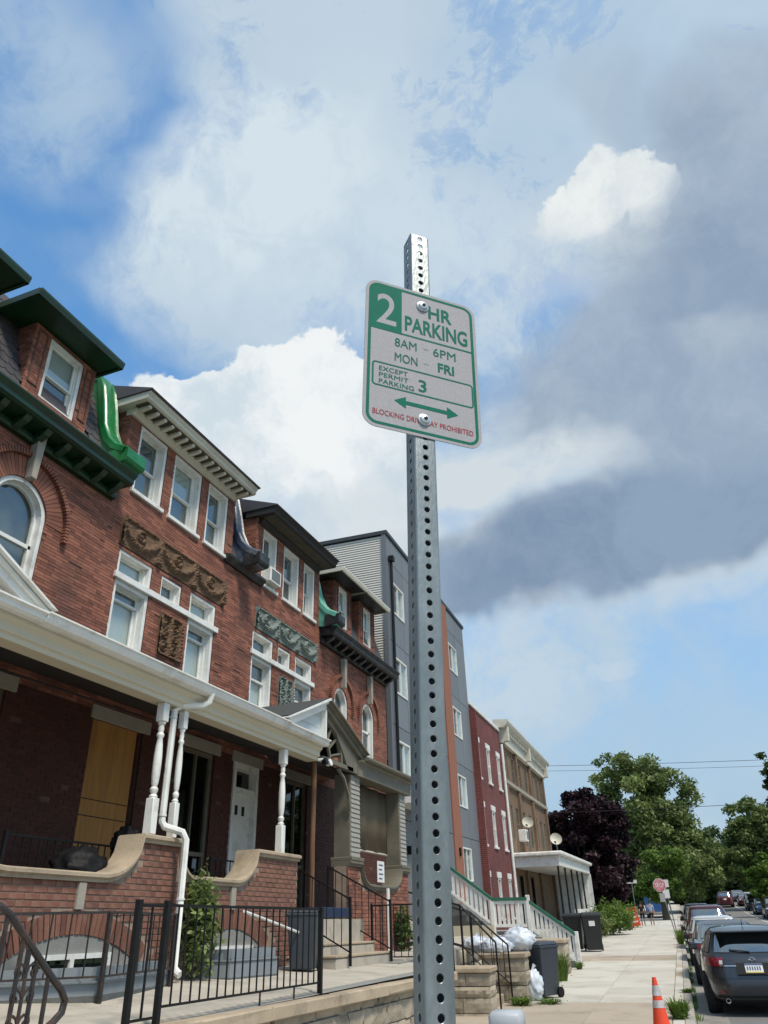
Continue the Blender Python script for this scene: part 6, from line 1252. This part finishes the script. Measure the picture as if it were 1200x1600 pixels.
for k, (px, D, cy, rx, ry, m, lab) in enumerate([(1010, 140, 1365, 60, 45, l_dk, 'dark tree deep behind the street lamp'), (1075, 150, 1350, 55, 55, l_mid, 'mid green tree behind the parked cars on the left'), (1120, 175, 1345, 45, 55, l_dk, 'dark tree closing the end of the street'), (1150, 160, 1360, 45, 45, l_dk, 'dark tree behind the driving cars'), (1195, 150, 1355, 45, 50, l_mid, 'mid green tree behind the right parked row'), (960, 120, 1370, 60, 45, l_dk, 'dark tree between the purple tree and the lamp'), (1085, 120, 1385, 40, 28, l_dk, 'low dark tree above the car roofs'), (1250, 120, 1330, 60, 70, l_mid, 'green tree just outside the right edge'), (905, 110, 1350, 60, 60, l_dk, 'dark tree behind the purple tree')]):
    tree_px('background_tree', lab, px, D, [(px, cy, rx, ry), (px-rx*.5, cy+25, rx*.8, ry*.6), (px+rx*.5, cy+22, rx*.8, ry*.6)], m, size=.36, n=14000, clumps=90, seed=30+k, trunk=.4)
def bush(name, label, x, y, z, rx, rz, m, n, size, seed, frame=MS, cat='bush', stems=6, ry=None):
    rng = np.random.default_rng(seed); t = thing(name, label, cat, (x, y, z), None, frame=frame, local=True); d = rng.normal(size=(n, 3)); d /= np.linalg.norm(d, axis=1)[:, None]; rr = rng.random(n)**.5*(1+.35*np.sin(d[:, 0]*7+seed)*np.sin(d[:, 2]*6+d[:, 1]*5)); P = d*rr[:, None]*np.array([rx, ry or rx, rz])+np.array([0, 0, rz]); P = P[P[:, 2] > 0]
    q, f, r = leaves(P, size, rng, .3); leaf_object('foliage', q, f, r, m, t)
    for k in range(stems): a = rng.uniform(0, 6.28); MB().tube([(0, 0, 0), (math.cos(a)*rx*.3, math.sin(a)*(ry or rx)*.3, rz*.8), (math.cos(a)*rx*.6, math.sin(a)*(ry or rx)*.6, rz*1.5)], .01, 5, rs=[.012, .009, .004]).build('stem', m_bark, t)
    return t
for k, (px, D, w, h, m, lab) in enumerate([(955, 55, 1.5, .95, l_yel, 'bright green bush behind the far bins'), (925, 52, 1.0, .65, l_grn, 'low green bush by the end of the white porch'), (905, 50, .9, .5, l_mid, 'low dark bush beside the porch steps')]): q = SY(px, 1430, D); bush('green_bush', lab, q[0], D, GZ(D)-.02, w, h, m, 3500, .10, 50+k)
bush('climbing_plant', 'green climbing plant growing against the brick pier by the downspout', -6.42, 9.52, 1.32, .26, .62, l_grn, 1500, .055, 60, IDM, 'plant', ry=.34)
bush('climbing_plant', 'small ivy beside the terrace fence beyond the steps', -6.45, 17.2, 1.35, .2, .45, l_mid, 500, .06, 61, IDM, 'plant')
def weed(label, x, y, z, r, h, n, seed, frame=MS):
    """a tuft of narrow blades"""
    rng = np.random.default_rng(seed); t = thing('weed', label, 'weed', (x, y, z), 'weeds in the pavement joints', frame=frame, local=True); b = MB()
    for k in range(n):
        a = rng.uniform(0, 6.28); l = rng.uniform(.5, 1)*h; o = rng.random()**.6*r*.5; px_, py_ = o*math.cos(a), o*math.sin(a); s = rng.uniform(.3, 1)*r; w = .006+.006*rng.random(); dx, dy = math.cos(a), math.sin(a)
        p = [(px_, py_, 0), (px_+dx*s*.4, py_+dy*s*.4, l*.65), (px_+dx*s, py_+dy*s, l*rng.uniform(.7, 1.05))]; V = [(q[0]-dy*w*g, q[1]+dx*w*g, q[2]) for q, g in zip(p, (1, 1, .2)) for g in (g, -g)]; b.add(V, [(0, 1, 3, 2), (2, 3, 5, 4)], .05+.9*rng.random())
    b.build('blades', l_yel, t, kind='stuff')
    P = rng.normal(size=(n, 3))*np.array([r*.4, r*.4, h*.2])+np.array([0, 0, h*.45]); q, f, r_ = leaves(P, .03, rng); leaf_object('leaflets', q, f, r_, l_yel, t)['kind'] = 'stuff'
weed('leafy weed growing by the kerb beyond the orange cone', -.36, 16.3, 0, .24, .32, 260, 1); weed('weed clump at the foot of the grey wheeled bin', -3.12, 20.6, 0, .22, .55, 260, 2); weed('tall weed against the low wall by the balustrade', -3.3, 23.6, 0, .26, .75, 240, 3); weed('sparse grass at the foot of the second stone pier', -3.45, 18.2, 0, .3, .16, 160, 4)
weed('thin grass strip in a pavement joint before the bin', -2.9, 18.5, 0, .30, .10, 120, 5); weed('grass at the balustrade foot', -3.3, 27.6, 0, .16, .25, 90, 6); weed('dark weed in the gutter beside the parked row', -.2, 20.6, 0, .16, .08, 90, 7); weed('weed by the kerb near the stop sign', -.3, 48, 0, .3, .5, 200, 8); weed('tall weed by the kerb behind the maroon car', -.3, 42, 0, .25, .6, 160, 9)
g_ = MB(); rng_ = np.random.default_rng(77)
for k in range(420):
    yy = rng_.choice([17.5, 19.2, 20.6, 22.5, 24.8, 27, 29, 33, 38, 44])+rng_.normal()*.25; xx = -.09+rng_.normal()*.03; h_ = rng_.uniform(.04, .16); dx = rng_.normal()*.05; w_ = .008
    g_.add([(xx-w_, yy, -.145), (xx+w_, yy, -.145), (xx+dx, yy+rng_.normal()*.04, -.145+h_)], [(0, 1, 2)], .05+.9*rng_.random())
tag(g_.build('gutter_grass', l_yel, None, frame=MS), 'thin grass growing along the gutter joint', 'grass', None, 'stuff')
